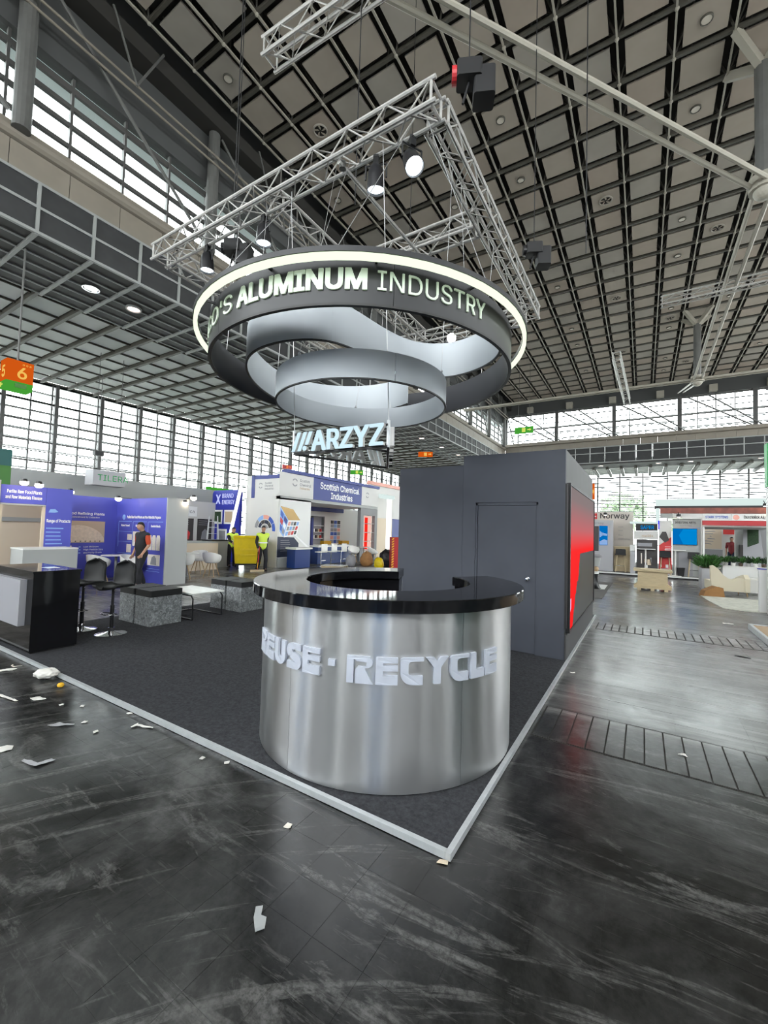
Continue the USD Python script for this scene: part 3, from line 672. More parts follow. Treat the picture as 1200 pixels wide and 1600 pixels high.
ring_text("MEXICO'S", -147.0, -97.8, False); ring_text('ALUMINUM', -95.2, -54.4, True); ring_text('INDUSTRY', -51.8, -15.6, False)
RUNS = [((-6.73, 3.67), (-1.74, 3.67)), ((-1.86, 3.82), (-1.86, 8.4)), ((-4.25, 3.82), (-4.25, 8.25)), ((-4.1, 5.5), (-2.0, 5.5))]
def rig_point(x, y):
    best = None
    for a, b in RUNS:
        a, b = np.array(a), np.array(b); u = np.clip(((x - a[0]) * (b - a)[0] + (y - a[1]) * (b - a)[1]) / ((b - a) @ (b - a)), 0.03, .97); q = a + (b - a) * u; d_ = math.hypot(q[0] - x, q[1] - y)
        if best is None or d_ < best[0]: best = (d_, q)
    return (*best[1], 5.89)
def wire(p, r, parent, name='suspension_wire', off=(0, 0)): obj(name, MB().tube(p, np.array(rig_point(p[0] + off[0], p[1] + off[1])) - [off[0], off[1], 0], r, 5), 'chain', parent)
for k, a in enumerate((-105, -62, -20, 60, 120, 200)):
    c_, s_ = math.cos(math.radians(a)), math.sin(math.radians(a))
    wire((1.90 * c_, 1.90 * s_, 3.88), .0035, t, off=(RCX, RCY))

t = thing('small_ring', 'small polished aluminium hanging ring, lowest inside the black ring sign', 'hanging ring', (RCX, RCY, 0))
obj('band', MB().lathe([(1.037, 3.16), (1.037, 3.455), (1.022, 3.455), (1.022, 3.16), (1.037, 3.16)], n=160, a0=-36, a1=323.6), 'ring_aluminium', t, smooth=40)
obj('bottom_rim', MB().lathe([(1.041, 3.150), (1.041, 3.163), (1.018, 3.163), (1.018, 3.150), (1.041, 3.150)], n=120), 'ring_edge', t, smooth=40)
for a in (-95, 5, 130, 220):
    c_, s_ = 1.03 * math.cos(math.radians(a)), 1.03 * math.sin(math.radians(a))
    wire((c_, s_, 3.455), .003, t, off=(RCX, RCY)); obj('shackle', MB().ball((c_, s_, 3.47), .018, 1), 'chain', t)

# S-shaped aluminium ribbon
ctl = np.array([(-2.9, 5.25), (-3.6, 5.35), (-4.25, 5.0), (-4.5, 4.5), (-4.44, 4.05), (-4.27, 3.66), (-3.94, 3.23), (-3.68, 3.03), (-3.42, 2.93), (-3.15, 2.91), (-2.85, 2.98), (-2.64, 3.13), (-2.54, 3.34), (-2.5, 3.6), (-2.45, 3.95), (-2.33, 4.3), (-2.05, 4.53), (-1.63, 4.50), (-1.3, 4.25), (-1.22, 4.1)])
from scipy.interpolate import CubicSpline
dd = np.r_[0, np.cumsum(np.hypot(*np.diff(ctl, axis=0).T))]
sp_ = CubicSpline(dd, ctl); uu = np.linspace(0, dd[-1], 150); pts = sp_(uu); tn = sp_(uu, 1); tn /= np.linalg.norm(tn, axis=1)[:, None]; nn = np.stack([-tn[:, 1], tn[:, 0]], 1)
def ribbon(i0, i1, z0, z1, w):
    v = []; f = []
    for k in range(i0, i1):
        for sgn, z in ((1, z0), (1, z1), (-1, z1), (-1, z0)): v.append((*(pts[k] + nn[k] * sgn * w / 2), z))
    n = i1 - i0
    for k in range(n - 1):
        for a in range(4):
            b = (a + 1) % 4; f += [[4 * k + a, 4 * k + 4 + a, 4 * k + 4 + b], [4 * k + a, 4 * k + 4 + b, 4 * k + b]]
    f += [[0, 1, 2], [0, 2, 3], [4 * n - 4, 4 * n - 2, 4 * n - 3], [4 * n - 4, 4 * n - 1, 4 * n - 2]]
    m = trimesh.Trimesh(np.array(v), f, process=False); m.fix_normals(); return m
t = thing('ribbon_band', 'curving polished aluminium ribbon hanging inside the black ring sign', 'hanging band', (0, 0, 0))
for a, b in ((0, 52), (52, 98), (98, 150)): obj('band', ribbon(a, min(b + 1, 150), 3.5, 3.91, .014), 'ring_aluminium', t, smooth=40)
obj('bottom_rim', ribbon(0, 150, 3.490, 3.503, .022), 'ring_edge', t, smooth=40)
for k in (12, 60, 92, 135):
    wire((*pts[k], 3.9), .003, t)

# ---------------------------------------------------------------- triangular name sign under the ring
TA, TB, TC = np.array([-3.78, 3.89]), np.array([-2.42, 3.96]), np.array([-3.25, 5.31])
t = thing('triangular_sign', 'triangular hanging sign with glowing white company letters on each side', 'hanging sign', (0, 0, 0))
Z0, Z1 = 2.60, 2.865
for a, b in ((TA, TB), (TB, TC), (TC, TA)):
    for z in (Z0 - .012, Z1 - .03): obj('rail', MB().bar((*a, z), (*b, z), .03, .025), 'matte_black', t)
for p in (TA, TB, TC): obj('corner_post', MB().bar((*p, Z0 - .02), (*p, Z1 + .02), .03, .03), 'aluminium_edge', t)
def sign_face(a, b, lit):
    ex = np.array([*(b - a), 0]); L = np.linalg.norm(ex); ex /= L; ey = np.array([0, 0, 1.0]); ez = np.cross(ex, ey)
    m = meshkit.text_mesh('ARZYZ', .235, .05, True); w = m.bounds[1][0]; s = (L * .735) / w
    m.apply_scale((s, 1, 1)); m.apply_translation((L * .24, 0, .02))
    sh = .09
    glyphs = [trimesh.util.concatenate([c.copy().apply_translation((dx, 0, .0005 * q)) for q, dx in enumerate((-.006, 0, .006))]) for c in char_groups(m)]
    for k, (x0, y0, y1) in enumerate(((.02, 0, .235), (.115, 0, .235), (.20, .075, .235))):
        pl = Polygon([(x0 + sh * y0 / .235, y0), (x0 + .05 + sh * y0 / .235, y0), (x0 + .05 + sh * y1 / .235, y1), (x0 + sh * y1 / .235, y1)])
        glyphs.append(trimesh.creation.extrude_polygon(pl, .05, engine='earcut').apply_translation((0, 0, .02)))
    glyphs.append(trimesh.creation.extrude_polygon(Polygon(arcpts(.225, .032, .03, .03, 0, 350, 14)), .05, engine='earcut').apply_translation((0, 0, .02)))
    T = frame((*a, Z0 + .004), ex, ey, ez)
    for c in glyphs:
        zmid = .066
        body = c.copy(); body.vertices[:, 2] = np.where(body.vertices[:, 2] > .05, .062, .02)
        face = c.copy(); face.vertices[:, 2] = np.where(face.vertices[:, 2] > .05, .070, .0625)
        g = obj('letter', body, 'offwhite_panel', t, T=T)
        obj('lit_face' if lit else 'front_face', face, 'sign_white' if lit else 'pale_grey_panel', g, T=T)
sign_face(TA, TB, True); sign_face(TB, TC, False); sign_face(TC, TA, True)
for p in (TA, TB, TC): wire((*p, Z1 + .02), .0045, t, 'suspension_chain')
# ---- SECTION RIG
# ---------------------------------------------------------------- trusses
def truss(p, q, label, group=None, s=.24, r=.024, pitch=.26, mtl='truss_silver', n=8, endbox=True):
    p, q = np.asarray(p, float), np.asarray(q, float); d = q - p; L = np.linalg.norm(d); d /= L
    a = np.cross([0, 0, 1.0], d); a /= np.linalg.norm(a); b = np.array([0, 0, 1.0])
    t = thing('lighting_truss', label, 'truss', tuple(p), 0, group)
    cs = [a * s / 2 * i + b * s / 2 * j for i, j in ((-1, -1), (1, -1), (1, 1), (-1, 1))]
    for c in cs: obj('chord', MB().tube(c, c + d * L, r, n), mtl, t)
    k = max(2, int(round(L / pitch))); xs = np.linspace(.06, L - .06, k + 1)
    for f in range(4):
        c0, c1 = cs[f], cs[(f + 1) % 4]
        for i in range(k):
            u, v = (c0, c1) if (i + f) % 2 == 0 else (c1, c0)
            obj('brace', MB().tube(u + d * xs[i], v + d * xs[i + 1], .009, 5), mtl, t)
        for x in (.05, L - .05): obj('end_frame', MB().tube(c0 + d * x, c1 + d * x, .016, 6), mtl, t)
    return t
ZT = 6.02
truss((-6.73, 3.67, ZT), (-1.74, 3.67, ZT), 'silver box truss across the front of the rig, nearest the camera')
truss((-1.86, 3.82, ZT), (-1.86, 8.4, ZT), 'silver box truss receding along the right side of the rig')
truss((-4.25, 3.82, ZT), (-4.25, 8.25, ZT), 'silver box truss receding through the middle of the rig')
truss((-6.61, 3.82, ZT), (-6.61, 8.25, ZT), 'silver box truss receding along the left end of the rig')
truss((-6.6, 8.37, ZT), (-2.0, 8.37, ZT), 'silver box truss across the back of the rig')
truss((-4.1, 5.5, ZT), (-2.0, 5.5, ZT), 'short silver cross truss behind the black ring sign')
truss((-5.35, 4.55, 9.55), (-1.6, 4.72, 9.55), 'separate silver truss hanging high near the ceiling at the top', s=.30, r=.03, pitch=.33)
truss((.52, 17.35, 10), (5.6, 17.2, 10), 'separate silver truss hanging high at the right side', s=.28, r=.028, pitch=.4)
truss((-.95, 19.5, 9.2), (-.75, 26.5, 9.2), 'far silver truss seen beyond the ring at right', s=.28, r=.028, pitch=.5)
t = thing('crossbar_pipe', 'single plain silver pipe slung below the rig behind the front truss', 'pipe', (-2.97, 3.6, 5.86))
obj('tube', MB().tube((0, 0, 0), (.1, 2.4, 0), .026, 10), 'truss_silver', t)
obj('clamp', MB().tube((0, .07, -.035), (0, .07, .05), .04, 8), 'steel_grey', t)

def spotlight(x, y, z, pitch, yaw, label, lens='spot_lens'):
    t = thing('spotlight', label, 'spotlight', (x, y, z), yaw)
    T = np.eye(4); c_, s_ = math.cos(pitch), math.sin(pitch)
    T = frame((0, 0, -.19), (1, 0, 0), (0, c_, s_), (0, -s_, c_))
    obj('can', MB().lathe([(0, .14), (.05, .14), (.082, .09), (.095, .0), (.105, -.13), (.100, -.13), (.088, 0), (.0, .02)], n=24).mesh().apply_transform(T), 'satin_black', t, smooth=35)
    obj('lens', MB().lathe([(0, -.105), (.094, -.105), (.094, -.095), (0, -.095)], n=24).mesh().apply_transform(T), lens, t)
    obj('yoke', MB().path([(-.12, 0, -.19), (-.12, 0, -.03), (.12, 0, -.03), (.12, 0, -.19)], .011, 6), 'matte_black', t)
    obj('clamp', MB().box(-.03, .03, -.03, .03, -.03, .045).tube((-.03, 0, .06), (.03, 0, .06), .036, 10), 'matte_black', t)
    return t
ZL = 5.82
spotlight(-2.58, 3.79, ZL, .15, 20, 'black spotlight under the front truss above the letter M, second from right')
spotlight(-2.12, 3.79, ZL, -.5, 60, 'black spotlight tilted sideways under the front truss by its right corner')
spotlight(-4.40, 3.79, ZL, .05, 0, 'black spotlight under the front truss, third from right')
spotlight(-5.62, 3.79, ZL, .05, 0, 'black spotlight nearest the left end of the front truss')
spotlight(-3.55, 8.33, 6.10, -.95, 23, 'dazzling spotlight on the back truss aimed at the camera', 'star_lens')
def hoist(x, y, z, label, tilt=0):
    t = thing('chain_hoist', label, 'chain hoist', (x, y, z), 25)
    obj('motor', MB().prism(sbox(-.10, -.07, .10, .07).buffer(.03), .18, frame((0, 0, .03), (1, 0, 0), (0, 1, 0), (0, 0, 1))), 'matte_black', t)
    obj('gear_cover', MB().tube((-.18, 0, .12), (-.13, 0, .12), .085, 18), 'red_paint' if tilt else 'satin_black', t)
    obj('chain_bag', MB().prism(sbox(-.08, -.08, .08, .08).buffer(.03), .30, frame((.16, .03, -.16), (1, 0, 0), (0, 1, 0), (0, 0, 1))), 'matte_black', t)
    obj('hook', MB().tube((0, 0, .21), (0, 0, .28), .018, 8), 'matte_black', t)
    obj('hoist_chain', MB().tube((0, 0, .25), (0, 0, ZC - z - .02), .007, 6), 'matte_black', t)
    obj('sling', MB().tube((0, 0, .03), (-.06, 0, -.20), .014, 6), 'matte_black', t)
hoist(-1.58, 4.02, 6.40, 'black chain hoist beside the front right corner of the rig', 1)
hoist(-1.58, 7.15, 6.36, 'black chain hoist over the right hand truss, further back')
hoist(-5.35, 4.05, 5.80, 'dark chain hoist box by the left part of the front truss')
hoist(-4.25, 7.6, 6.45, 'small dark chain hoist over the middle truss, seen through the ring')
for k, (x, y) in enumerate(((-3.4, 4.5), (-.75, 6.9), (-5.0, 3.75))):
    t = obj('rigging_cable', MB().tube((x, y, 6.15 if k != 1 else 6.0), (x, y, ZC), .008, 6), 'matte_black')
    tag(t, ('thin dark rigging cable rising to the ceiling behind the front truss', 'thin dark rigging cable hanging at the right of the rig', 'thin dark rigging cable near the left of the front truss')[k], 'cable')
# ---- SECTION FURNITURE
# ---------------------------------------------------------------- furniture on the stage
t = thing('reception_counter', 'glossy black rectangular counter with a grey front box at the left edge', 'counter', (-6.9, 2.38, SZ))
obj('carcass', MB().prism(sbox(-.62, -.25, .62, .25), .94, frame((0, 0, .02), (1, 0, 0), (0, 1, 0), (0, 0, 1))), 'gloss_black', t)
obj('worktop', boxm(-.63, .63, -.26, .26, .962, .99), 'gloss_black', t)
obj('plinth', boxm(-.60, .60, -.235, .235, 0, .02), 'matte_black', t)
obj('front_box', boxm(-.62, .45, -.32, -.252, .32, .88), 'print_grey', t)

def bar_stool(label, loc, rz, src=None):
    if src: return dup(src, label, loc, rz)
    t = thing('bar_stool', label, 'bar stool', loc, rz)
    obj('base', MB().lathe([(0, 0), (.205, 0), (.205, .008), (.19, .014), (.08, .03), (.03, .05), (0, .05)], n=40), 'chrome', t, smooth=40)
    obj('gas_lift', MB().tube((0, 0, .04), (0, 0, .42), .028, 16).tube((0, 0, .42), (0, 0, .66), .019, 14), 'satin_black', t)
    obj('collar', MB().lathe([(.028, .0), (.04, .0), (.04, .05), (.028, .05)], (0, 0, .045), n=20), 'chrome', t)
    fr = MB(); a = np.radians(np.linspace(200, 340, 12)); pts_ = [(.15 * math.cos(x), .02 + .16 * math.sin(x), .30) for x in a]
    fr.path(pts_, .009, 6).tube((0, 0, .30), pts_[0], .008, 6).tube((0, 0, .30), pts_[-1], .008, 6)
    obj('footrest', fr, 'chrome', t)
    obj('lever', MB().tube((.02, 0, .63), (.14, -.10, .635), .006, 6), 'satin_black', t)
    # moulded seat shell swept into the back
    us = np.linspace(0, 1, 26); prof = []
    for u in us:
        if u < .5: q = u / .5; prof.append((-.20 + .36 * q, .68 + .012 * math.sin(q * 3) - .012 * (1 - q)))
        else: q = (u - .5) / .5; a_ = q * 1.25; prof.append((.16 + .10 * math.sin(a_) , .69 + .05 * q + .27 * q * q * 1.05))
    v = []; nx = 19
    for k, (yy, zz) in enumerate(prof):
        u = us[k]; w = .205 * (1 - .10 * max(0, u - .45) / .55) * (math.sqrt(max(.02, 1 - ((u - .93) / .07) ** 2)) if u > .93 else 1) * (math.sqrt(max(.1, 1 - ((.07 - u) / .07) ** 2)) if u < .07 else 1)
        for i in range(nx):
            s_ = -1 + 2 * i / (nx - 1); curl = .045 * abs(s_) ** 3 * (1 if u < .5 else .4)
            v.append((s_ * w, yy - (.07 * s_ * s_ if u > .5 else 0) * min(1, (u - .5) * 3 if u > .5 else 0), zz + curl))
    v = np.array(v); K = len(prof); f = [[k * nx + i, k * nx + i + 1, (k + 1) * nx + i + 1, (k + 1) * nx + i] for k in range(K - 1) for i in range(nx - 1)]
    top = trimesh.Trimesh(v, np.vstack([[q[0], q[1], q[2]] for q in f] + [[q[0], q[2], q[3]] for q in f]), process=False)
    nrm = top.vertex_normals; th = .022; n_ = len(v)
    vv = np.vstack([v, v - nrm * th]); ff = [list(x) for x in top.faces] + [[x[2] + n_, x[1] + n_, x[0] + n_] for x in top.faces]
    rim = [i for i in range(nx)] + [k * nx + nx - 1 for k in range(1, K)] + [(K - 1) * nx + i for i in range(nx - 2, -1, -1)] + [k * nx for k in range(K - 2, 0, -1)]
    for i in range(len(rim)): a_, b_ = rim[i], rim[(i + 1) % len(rim)]; ff += [[b_, a_, a_ + n_], [b_, a_ + n_, b_ + n_]]
    obj('seat_shell', trimesh.Trimesh(vv, ff, process=False), 'leatherette', t, smooth=60)
    return t
s1 = bar_stool('black bar stool on a chrome disc base in front of the stone cubes', (-6.56, 3.18, SZ), 14)
bar_stool('black bar stool half hidden behind the glossy black counter', (-7.14, 3.04, SZ), 18, s1)

def cube_seat(label, loc, src=None):
    if src: return dup(src, label, loc, 0)
    t = thing('cube_seat', label, 'stool', loc)
    obj('body', boxm(-.215, .215, -.265, .265, 0, .455), 'stone_board', t)
    obj('cushion', MB().prism(sbox(-.20, -.25, .20, .25).buffer(.02), .10, frame((0, 0, .457), (1, 0, 0), (0, 1, 0), (0, 0, 1))), 'leatherette', t)
    return t
q1 = cube_seat('stone-patterned cube seat with black cushion, right one of the pair behind the bar stool', (-6.76, 3.99, SZ))
cube_seat('stone-patterned cube seat with black cushion, left one of the pair behind the bar stool', (-7.24, 3.99, SZ), q1)
cube_seat('stone-patterned cube seat with black cushion beside the round counter, right one of its pair', (-6.63, 5.63, SZ), q1)
cube_seat('stone-patterned cube seat with black cushion beyond the coffee table, left one of its pair', (-7.10, 5.63, SZ), q1)
t = thing('coffee_table', 'low coffee table with a pale marble top and black tube legs', 'table', (-6.93, 4.70, SZ))
obj('tabletop', boxm(-.48, .48, -.31, .31, .425, .45), 'marble', t)
for y in (-.29, .29):
    obj('leg_frame', MB().path([(-.44, y, .412), (.40, y, .412), (.455, y, .36), (.455, y, .013), (-.40, y, .013)], .012, 8), 'satin_black', t)
obj('floor_bar', MB().tube((-.40, -.29, .013), (-.40, .29, .013), .012, 8), 'chrome', t)
t = thing('brochure', 'blue and white printed leaflet lying on the glossy black counter', 'leaflet', (-6.72, 2.46, SZ + .991))
obj('sheet', boxm(-.10, .10, -.07, .07, 0, .0015), 'print_white', t); obj('print_block', boxm(-.09, .02, -.06, .06, .0016, .002), 'print_lightblue', t)

# ---------------------------------------------------------------- people
def capsule_hull(pairs, edge=.03, taubin=8):
    M_ = None
    for (a, ra), (b, rb) in pairs:
        sa = manifold3d.Manifold.sphere(ra, 14).translate(tuple(map(float, a))); sb = manifold3d.Manifold.sphere(rb, 14).translate(tuple(map(float, b)))
        h = manifold3d.Manifold.batch_hull([sa, sb]); M_ = h if M_ is None else M_ + h
    M_ = M_.refine_to_length(edge); g = M_.to_mesh()
    m = trimesh.Trimesh(np.array(g.vert_properties[:, :3]), np.array(g.tri_verts), process=True)
    if taubin: trimesh.smoothing.filter_taubin(m, iterations=taubin)
    return m
def person(label, loc, rz, H, J, shirt, trousers, hair='hair_dark', sleeve='short', vest=None, group=None, front=None):
    """J: joints in metres for a 1.75 m figure facing -y; x to its left"""
    t = thing('person', label, 'person', loc, rz); k = H / 1.75
    j = {n: np.array(p, float) for n, p in J.items()}
    B = [(('hip', .125), ('belly', .13)), (('belly', .13), ('chest', .14)), (('chest', .14), ('neck', .06)), (('neck', .055), ('head0', .06))]
    def seg(lst): return [((j[a], ra), (j[b], rb)) for (a, ra), (b, rb) in lst]
    body = seg(B)
    for s in 'LR':
        body += seg([(('sh' + s, .058), ('el' + s, .043)), (('el' + s, .041), ('wr' + s, .029)), (('hp' + s, .085), ('kn' + s, .057)), (('kn' + s, .055), ('an' + s, .038)), (('an' + s, .04), ('toe' + s, .032))])
    # hands: palm, four fingers, thumb
    for s in 'LR':
        w, e = j['wr' + s], j['el' + s]; d = (w - e) / np.linalg.norm(w - e); sd = np.cross(d, [1, 0, 0]); sd /= np.linalg.norm(sd); nn_ = np.cross(d, sd)
        c = w + d * .085; body.append(((w, .028), (c - d * .02, .032)))
        for i, (o, L) in enumerate(((-.028, .065), (-.010, .08), (.010, .075), (.028, .06))):
            a = c + sd * o; b = a + d * L * .55 + nn_ * .008; e2 = b + d * L * .4 + nn_ * .03
            body += [((a, .011), (b, .010)), ((b, .010), (e2, .008))]
        body.append(((w + d * .04 - sd * .025, .012), (w + d * .10 - sd * .055, .010)))
    hd = j['head']
    head = trimesh.creation.icosphere(3, 1.0); v = head.vertices
    v = v * [.075, .095, .118]; v[:, 0] *= 1 - .25 * np.clip(-v[:, 2] / .118, 0, 1)
    face = v[:, 1] < 0
    nose = np.exp(-((v[:, 0] / .013) ** 2 + ((v[:, 2] + .012) / .024) ** 2)) * face; v[:, 1] -= .024 * nose
    for ex in (-.03, .03): v[:, 1] += .012 * np.exp(-(((v[:, 0] - ex) / .016) ** 2 + ((v[:, 2] - .012) / .012) ** 2)) * face
    v[:, 1] -= .008 * np.exp(-((v[:, 0] / .024) ** 2 + ((v[:, 2] + .058) / .010) ** 2)) * face
    a_ = math.radians(J.get('turn', (0,))[0]) if 'turn' in J else 0
    R_ = rotz(a_); head = trimesh.Trimesh(v, head.faces, process=False); head.apply_transform(R_); head.apply_translation(hd)
    bm = capsule_hull(body, .032, 6)
    bm = trimesh.util.concatenate([bm, head]); bm.apply_scale(k)
    skin = obj('body', bm, 'skin', t, smooth=60)
    for ex in (-.03, .03):
        e_ = MB().ball((ex, -.083, .012), .009, 1); e_.ball((ex * 2.6, .01, 0), .018, 1, (1, 1, 1)) if False else None
        m = e_.mesh(); m.apply_transform(R_); m.apply_translation(hd); m.apply_scale(k); obj('eye', m, 'hair_dark', t)
        m = MB().ball((0, 0, 0), .02, 1, (.4, .7, 1.3)).mesh(); m.apply_translation((ex * 2.45, .012, -.005)); m.apply_transform(R_); m.apply_translation(hd); m.apply_scale(k); obj('ear', m, 'skin', t)
    hv = trimesh.creation.icosphere(3, 1.0).vertices * [.083, .103, .124]; hm = trimesh.creation.icosphere(3, 1.0)
    keep = (hv[:, 2] > .045 - 1.1 * np.clip(hv[:, 1] + .02, 0, 1)) 
    fc = hm.faces[keep[hm.faces].all(1)]; hm = trimesh.Trimesh(hv, fc, process=True)
    inner = hm.copy(); inner.vertices *= .9; inner.invert(); hm = trimesh.util.concatenate([hm, inner]); hm.apply_transform(R_); hm.apply_translation(hd + [0, 0, .004]); hm.apply_scale(k)
    obj('hair', hm, hair, t, smooth=60)
    def grow(lst, e=.012): return [((j[a], ra + e), (j[b], rb + e)) for (a, ra), (b, rb) in lst]
    up = grow([(('hip', .13), ('belly', .135)), (('belly', .135), ('chest', .145)), (('shL', .06), ('shR', .06)), (('chest', .145), ('shL', .06)), (('chest', .145), ('shR', .06)), (('chest', .14), ('neck', .055))])
    mid = {s: j['sh' + s] + (j['el' + s] - j['sh' + s]) * .8 for s in 'LR'}
    sl = []
    for s in 'LR':
        sl.append(((j['sh' + s], .072), (mid[s], .060)))
        if sleeve == 'long': sl += [((mid[s], .058), (j['el' + s], .055)), ((j['el' + s], .054), (j['wr' + s], .042))]
    sm = capsule_hull(up, .035, 8); sm.apply_scale(k); obj('shirt', sm, front or shirt, t, smooth=60)
    for one in ([sl[i] for i in range(len(sl)) if i < len(sl) // 2], [sl[i] for i in range(len(sl)) if i >= len(sl) // 2]):
        m = capsule_hull(one, .035, 5); m.apply_scale(k); obj('sleeve', m, shirt, t, smooth=60)
    lo = []
    for s in 'LR': lo += grow([(('hp' + s, .088), ('kn' + s, .062)), (('kn' + s, .062), ('an' + s, .055))])
    lo += grow([(('hip', .122), ('hpL', .09)), (('hip', .122), ('hpR', .09))])
    m = capsule_hull(lo, .035, 6); m.apply_scale(k); obj('trousers', m, trousers, t, smooth=60)
    for s in 'LR':
        m = capsule_hull([((j['an' + s] - [0, -.02, .03], .046), (j['toe' + s], .040))], .03, 3); m.vertices[:, 2] = np.maximum(m.vertices[:, 2], .002); m.apply_scale(k); obj('shoe', m, 'shoe_black', t, smooth=60)
    if vest:
        m = capsule_hull(grow([(('belly', .135), ('chest', .145)), (('chest', .145), ('shL', .055)), (('chest', .145), ('shR', .055)), (('hip', .125), ('belly', .135))], .026), .035, 8); m.apply_scale(k); vp = obj('vest', m, vest, t, smooth=60)
        for zz in ('belly',):
            c = j[zz] * k
            obj('reflective_band', MB().lathe([(.176 * k, -.025), (.178 * k, .025), (.172 * k, .025), (.172 * k, -.025), (.176 * k, -.025)], tuple(c), n=28), 'hi_vis_strip', vp)
    return t
STAND = dict(hip=(0, 0, .95), belly=(0, -.01, 1.10), chest=(0, 0, 1.30), neck=(0, 0, 1.48), head0=(0, -.01, 1.56), head=(0, -.02, 1.635),
             shL=(.185, 0, 1.40), elL=(.23, .02, 1.12), wrL=(.235, -.09, .88), shR=(-.185, 0, 1.40), elR=(-.24, .03, 1.13), wrR=(-.22, -.08, .90),
             hpL=(.09, 0, .90), knL=(.10, -.03, .50), anL=(.10, .03, .08), toeL=(.11, -.12, .045), hpR=(-.09, 0, .90), knR=(-.11, -.05, .50), anR=(-.12, -.06, .08), toeR=(-.14, -.21, .045))
def pose(**kw): d = dict(STAND); d.update(kw); return d
person('person in an orange and black polo shirt walking past the blue stand', (-11.15, 6.05, 0), 8, 1.70,
       pose(head=(0, -.07, 1.62), head0=(0, -.04, 1.55), belly=(0, -.045, 1.10), knL=(.10, -.14, .50), anL=(.10, -.12, .09), toeL=(.11, -.27, .045), knR=(-.10, .0, .5), anR=(-.11, .16, .11), toeR=(-.12, .04, .045), wrL=(.25, -.16, .92)), 'shirt_orange', 'trouser_black', front='shirt_black')
person('person in a yellow hi-vis vest walking to the right of the yellow bin', (-12.20, 11.1, 0), 70, 1.70,
       pose(head=(0, -.05, 1.63), elL=(.20, .10, 1.12), wrL=(.16, .0, .92), knL=(.1, -.12, .5), anL=(.1, -.08, .09), toeL=(.1, -.22, .045), knR=(-.1, .03, .5), anR=(-.1, .20, .10), toeR=(-.1, .08, .045)), 'shirt_black', 'trouser_black', sleeve='long', vest='hi_vis')
person('person in a yellow hi-vis vest bending behind the yellow bin', (-14.3, 11.35, 0), 80, 1.68,
       pose(head=(0, -.16, 1.56), head0=(0, -.12, 1.50), neck=(0, -.10, 1.44), chest=(0, -.06, 1.28), shL=(.18, -.08, 1.36), shR=(-.18, -.08, 1.36), elL=(.2, -.20, 1.13), wrL=(.18, -.38, 1.05), elR=(-.2, -.20, 1.13), wrR=(-.18, -.38, 1.05), knL=(.1, -.10, .5), anL=(.1, -.10, .08), toeL=(.1, -.25, .045)), 'shirt_black', 'trouser_black', sleeve='long', vest='hi_vis')
person('person in a dark red top and navy jeans far away in the right hand stand', (3.95, 28.2, .119), -20, 1.72, pose(), 'shirt_red', 'jeans_navy')
# ---- SECTION STANDS
EX, EY = {'+x': (0, 1, 0), '-y': (1, 0, 0), '+y': (-1, 0, 0), '-x': (0, -1, 0)}, {'+x': (1, 0, 0), '-y': (0, -1, 0), '+y': (0, 1, 0), '-x': (-1, 0, 0)}
def T_on(face, u, d, z):
    """text frame on a vertical wall. face: way the wall looks; u: coordinate where the text starts; d: plane coordinate"""
    ex, ez = EX[face], EY[face]
    o = (d, u, z) if face in ('+x', '-x') else (u, d, z)
    return frame(o, ex, (0, 0, 1), ez)
def text(s, h, face, u, d, z, material, parent, bold=False, width=None, name='lettering', depth=.006):
    m = meshkit.text_mesh(s, h, depth, bold)
    if width: m.apply_scale((width / (m.bounds[1][0] - m.bounds[0][0]), 1, 1))
    return obj(name, m, material, parent, T=T_on(face, u, d, z))
def plate(name, face, u0, u1, d, z0, z1, material, parent, th=.012, poly=None, label=None):
    """flat board standing th proud of a wall plane d"""
    m = trimesh.creation.extrude_polygon(poly if poly is not None else sbox(0, z0, u1 - u0, z1), th, engine='earcut')
    return obj(name, m, material, parent, T=T_on(face, u0, d, 0), label=label)
def lamp_arm(label, base, tip, aim=(0, 0, -1), group='arm lamps over the blue stand'):
    t = thing('arm_lamp', label, 'lamp', base, 0, group)
    b = np.array(tip, float) - base
    obj('arm', MB().tube((0, 0, 0), b, .012, 6), 'steel_grey', t)
    obj('head', MB().lathe([(0, .05), (.05, .05), (.075, -.04), (.06, -.03), (0, .03)], tuple(b), n=16), 'satin_black', t)
    obj('bulb', MB().lathe([(0, -.11), (.05, -.10), (.085, -.06), (.08, -.01), (0, -.01)], tuple(b), n=16), 'booth_lamp', t)
    return t

# --- blue stand at left
t = thing('blue_stand', 'blue exhibition stand with product boards and a header, at the left', 'exhibition stand')
WX, WY, HH = -13.66, 6.6, 2.38
obj('wall_panel', boxm(WX, -11.02, WY, WY + .08, 0, HH), 'booth_blue', t)
obj('wall_panel', boxm(WX - .08, WX, 2.4, WY, 0, HH + .02), 'booth_blue', t)
obj('end_panel', boxm(-11.06, -11.0, WY + .081, WY + .62, 0, HH), 'grey_panel', t)
obj('end_panel', boxm(-11.02, -10.98, WY - .02, WY + .08, 0, HH), 'grey_panel', t)
obj('pillar_panel', boxm(-12.48, -12.4, 4.36, 4.92, 0, 2.46), 'booth_blue', t)
obj('header', boxm(-12.48, -12.4, 3.50, 4.355, 2.04, 2.46), 'booth_blue', t)
obj('header_lip', boxm(-12.50, -12.385, 3.50, 4.355, 2.0, 2.035), 'grey_panel', t)
for y in (3.52, 4.33): obj('door_jamb', boxm(-12.47, -12.41, y - .03, y + .03, 0, 2.0), 'cream_wall', t)
obj('side_post', boxm(-12.5, -12.38, 3.36, 3.49, 0, 2.55), 'grey_panel', t)
obj('store_wall', boxm(-13.57, -13.5, 2.4, 4.9, 0, 2.2), 'cream_wall', t)
obj('store_wall', boxm(-13.49, -12.49, 4.86, 4.92, 0, 2.4), 'cream_wall', t)
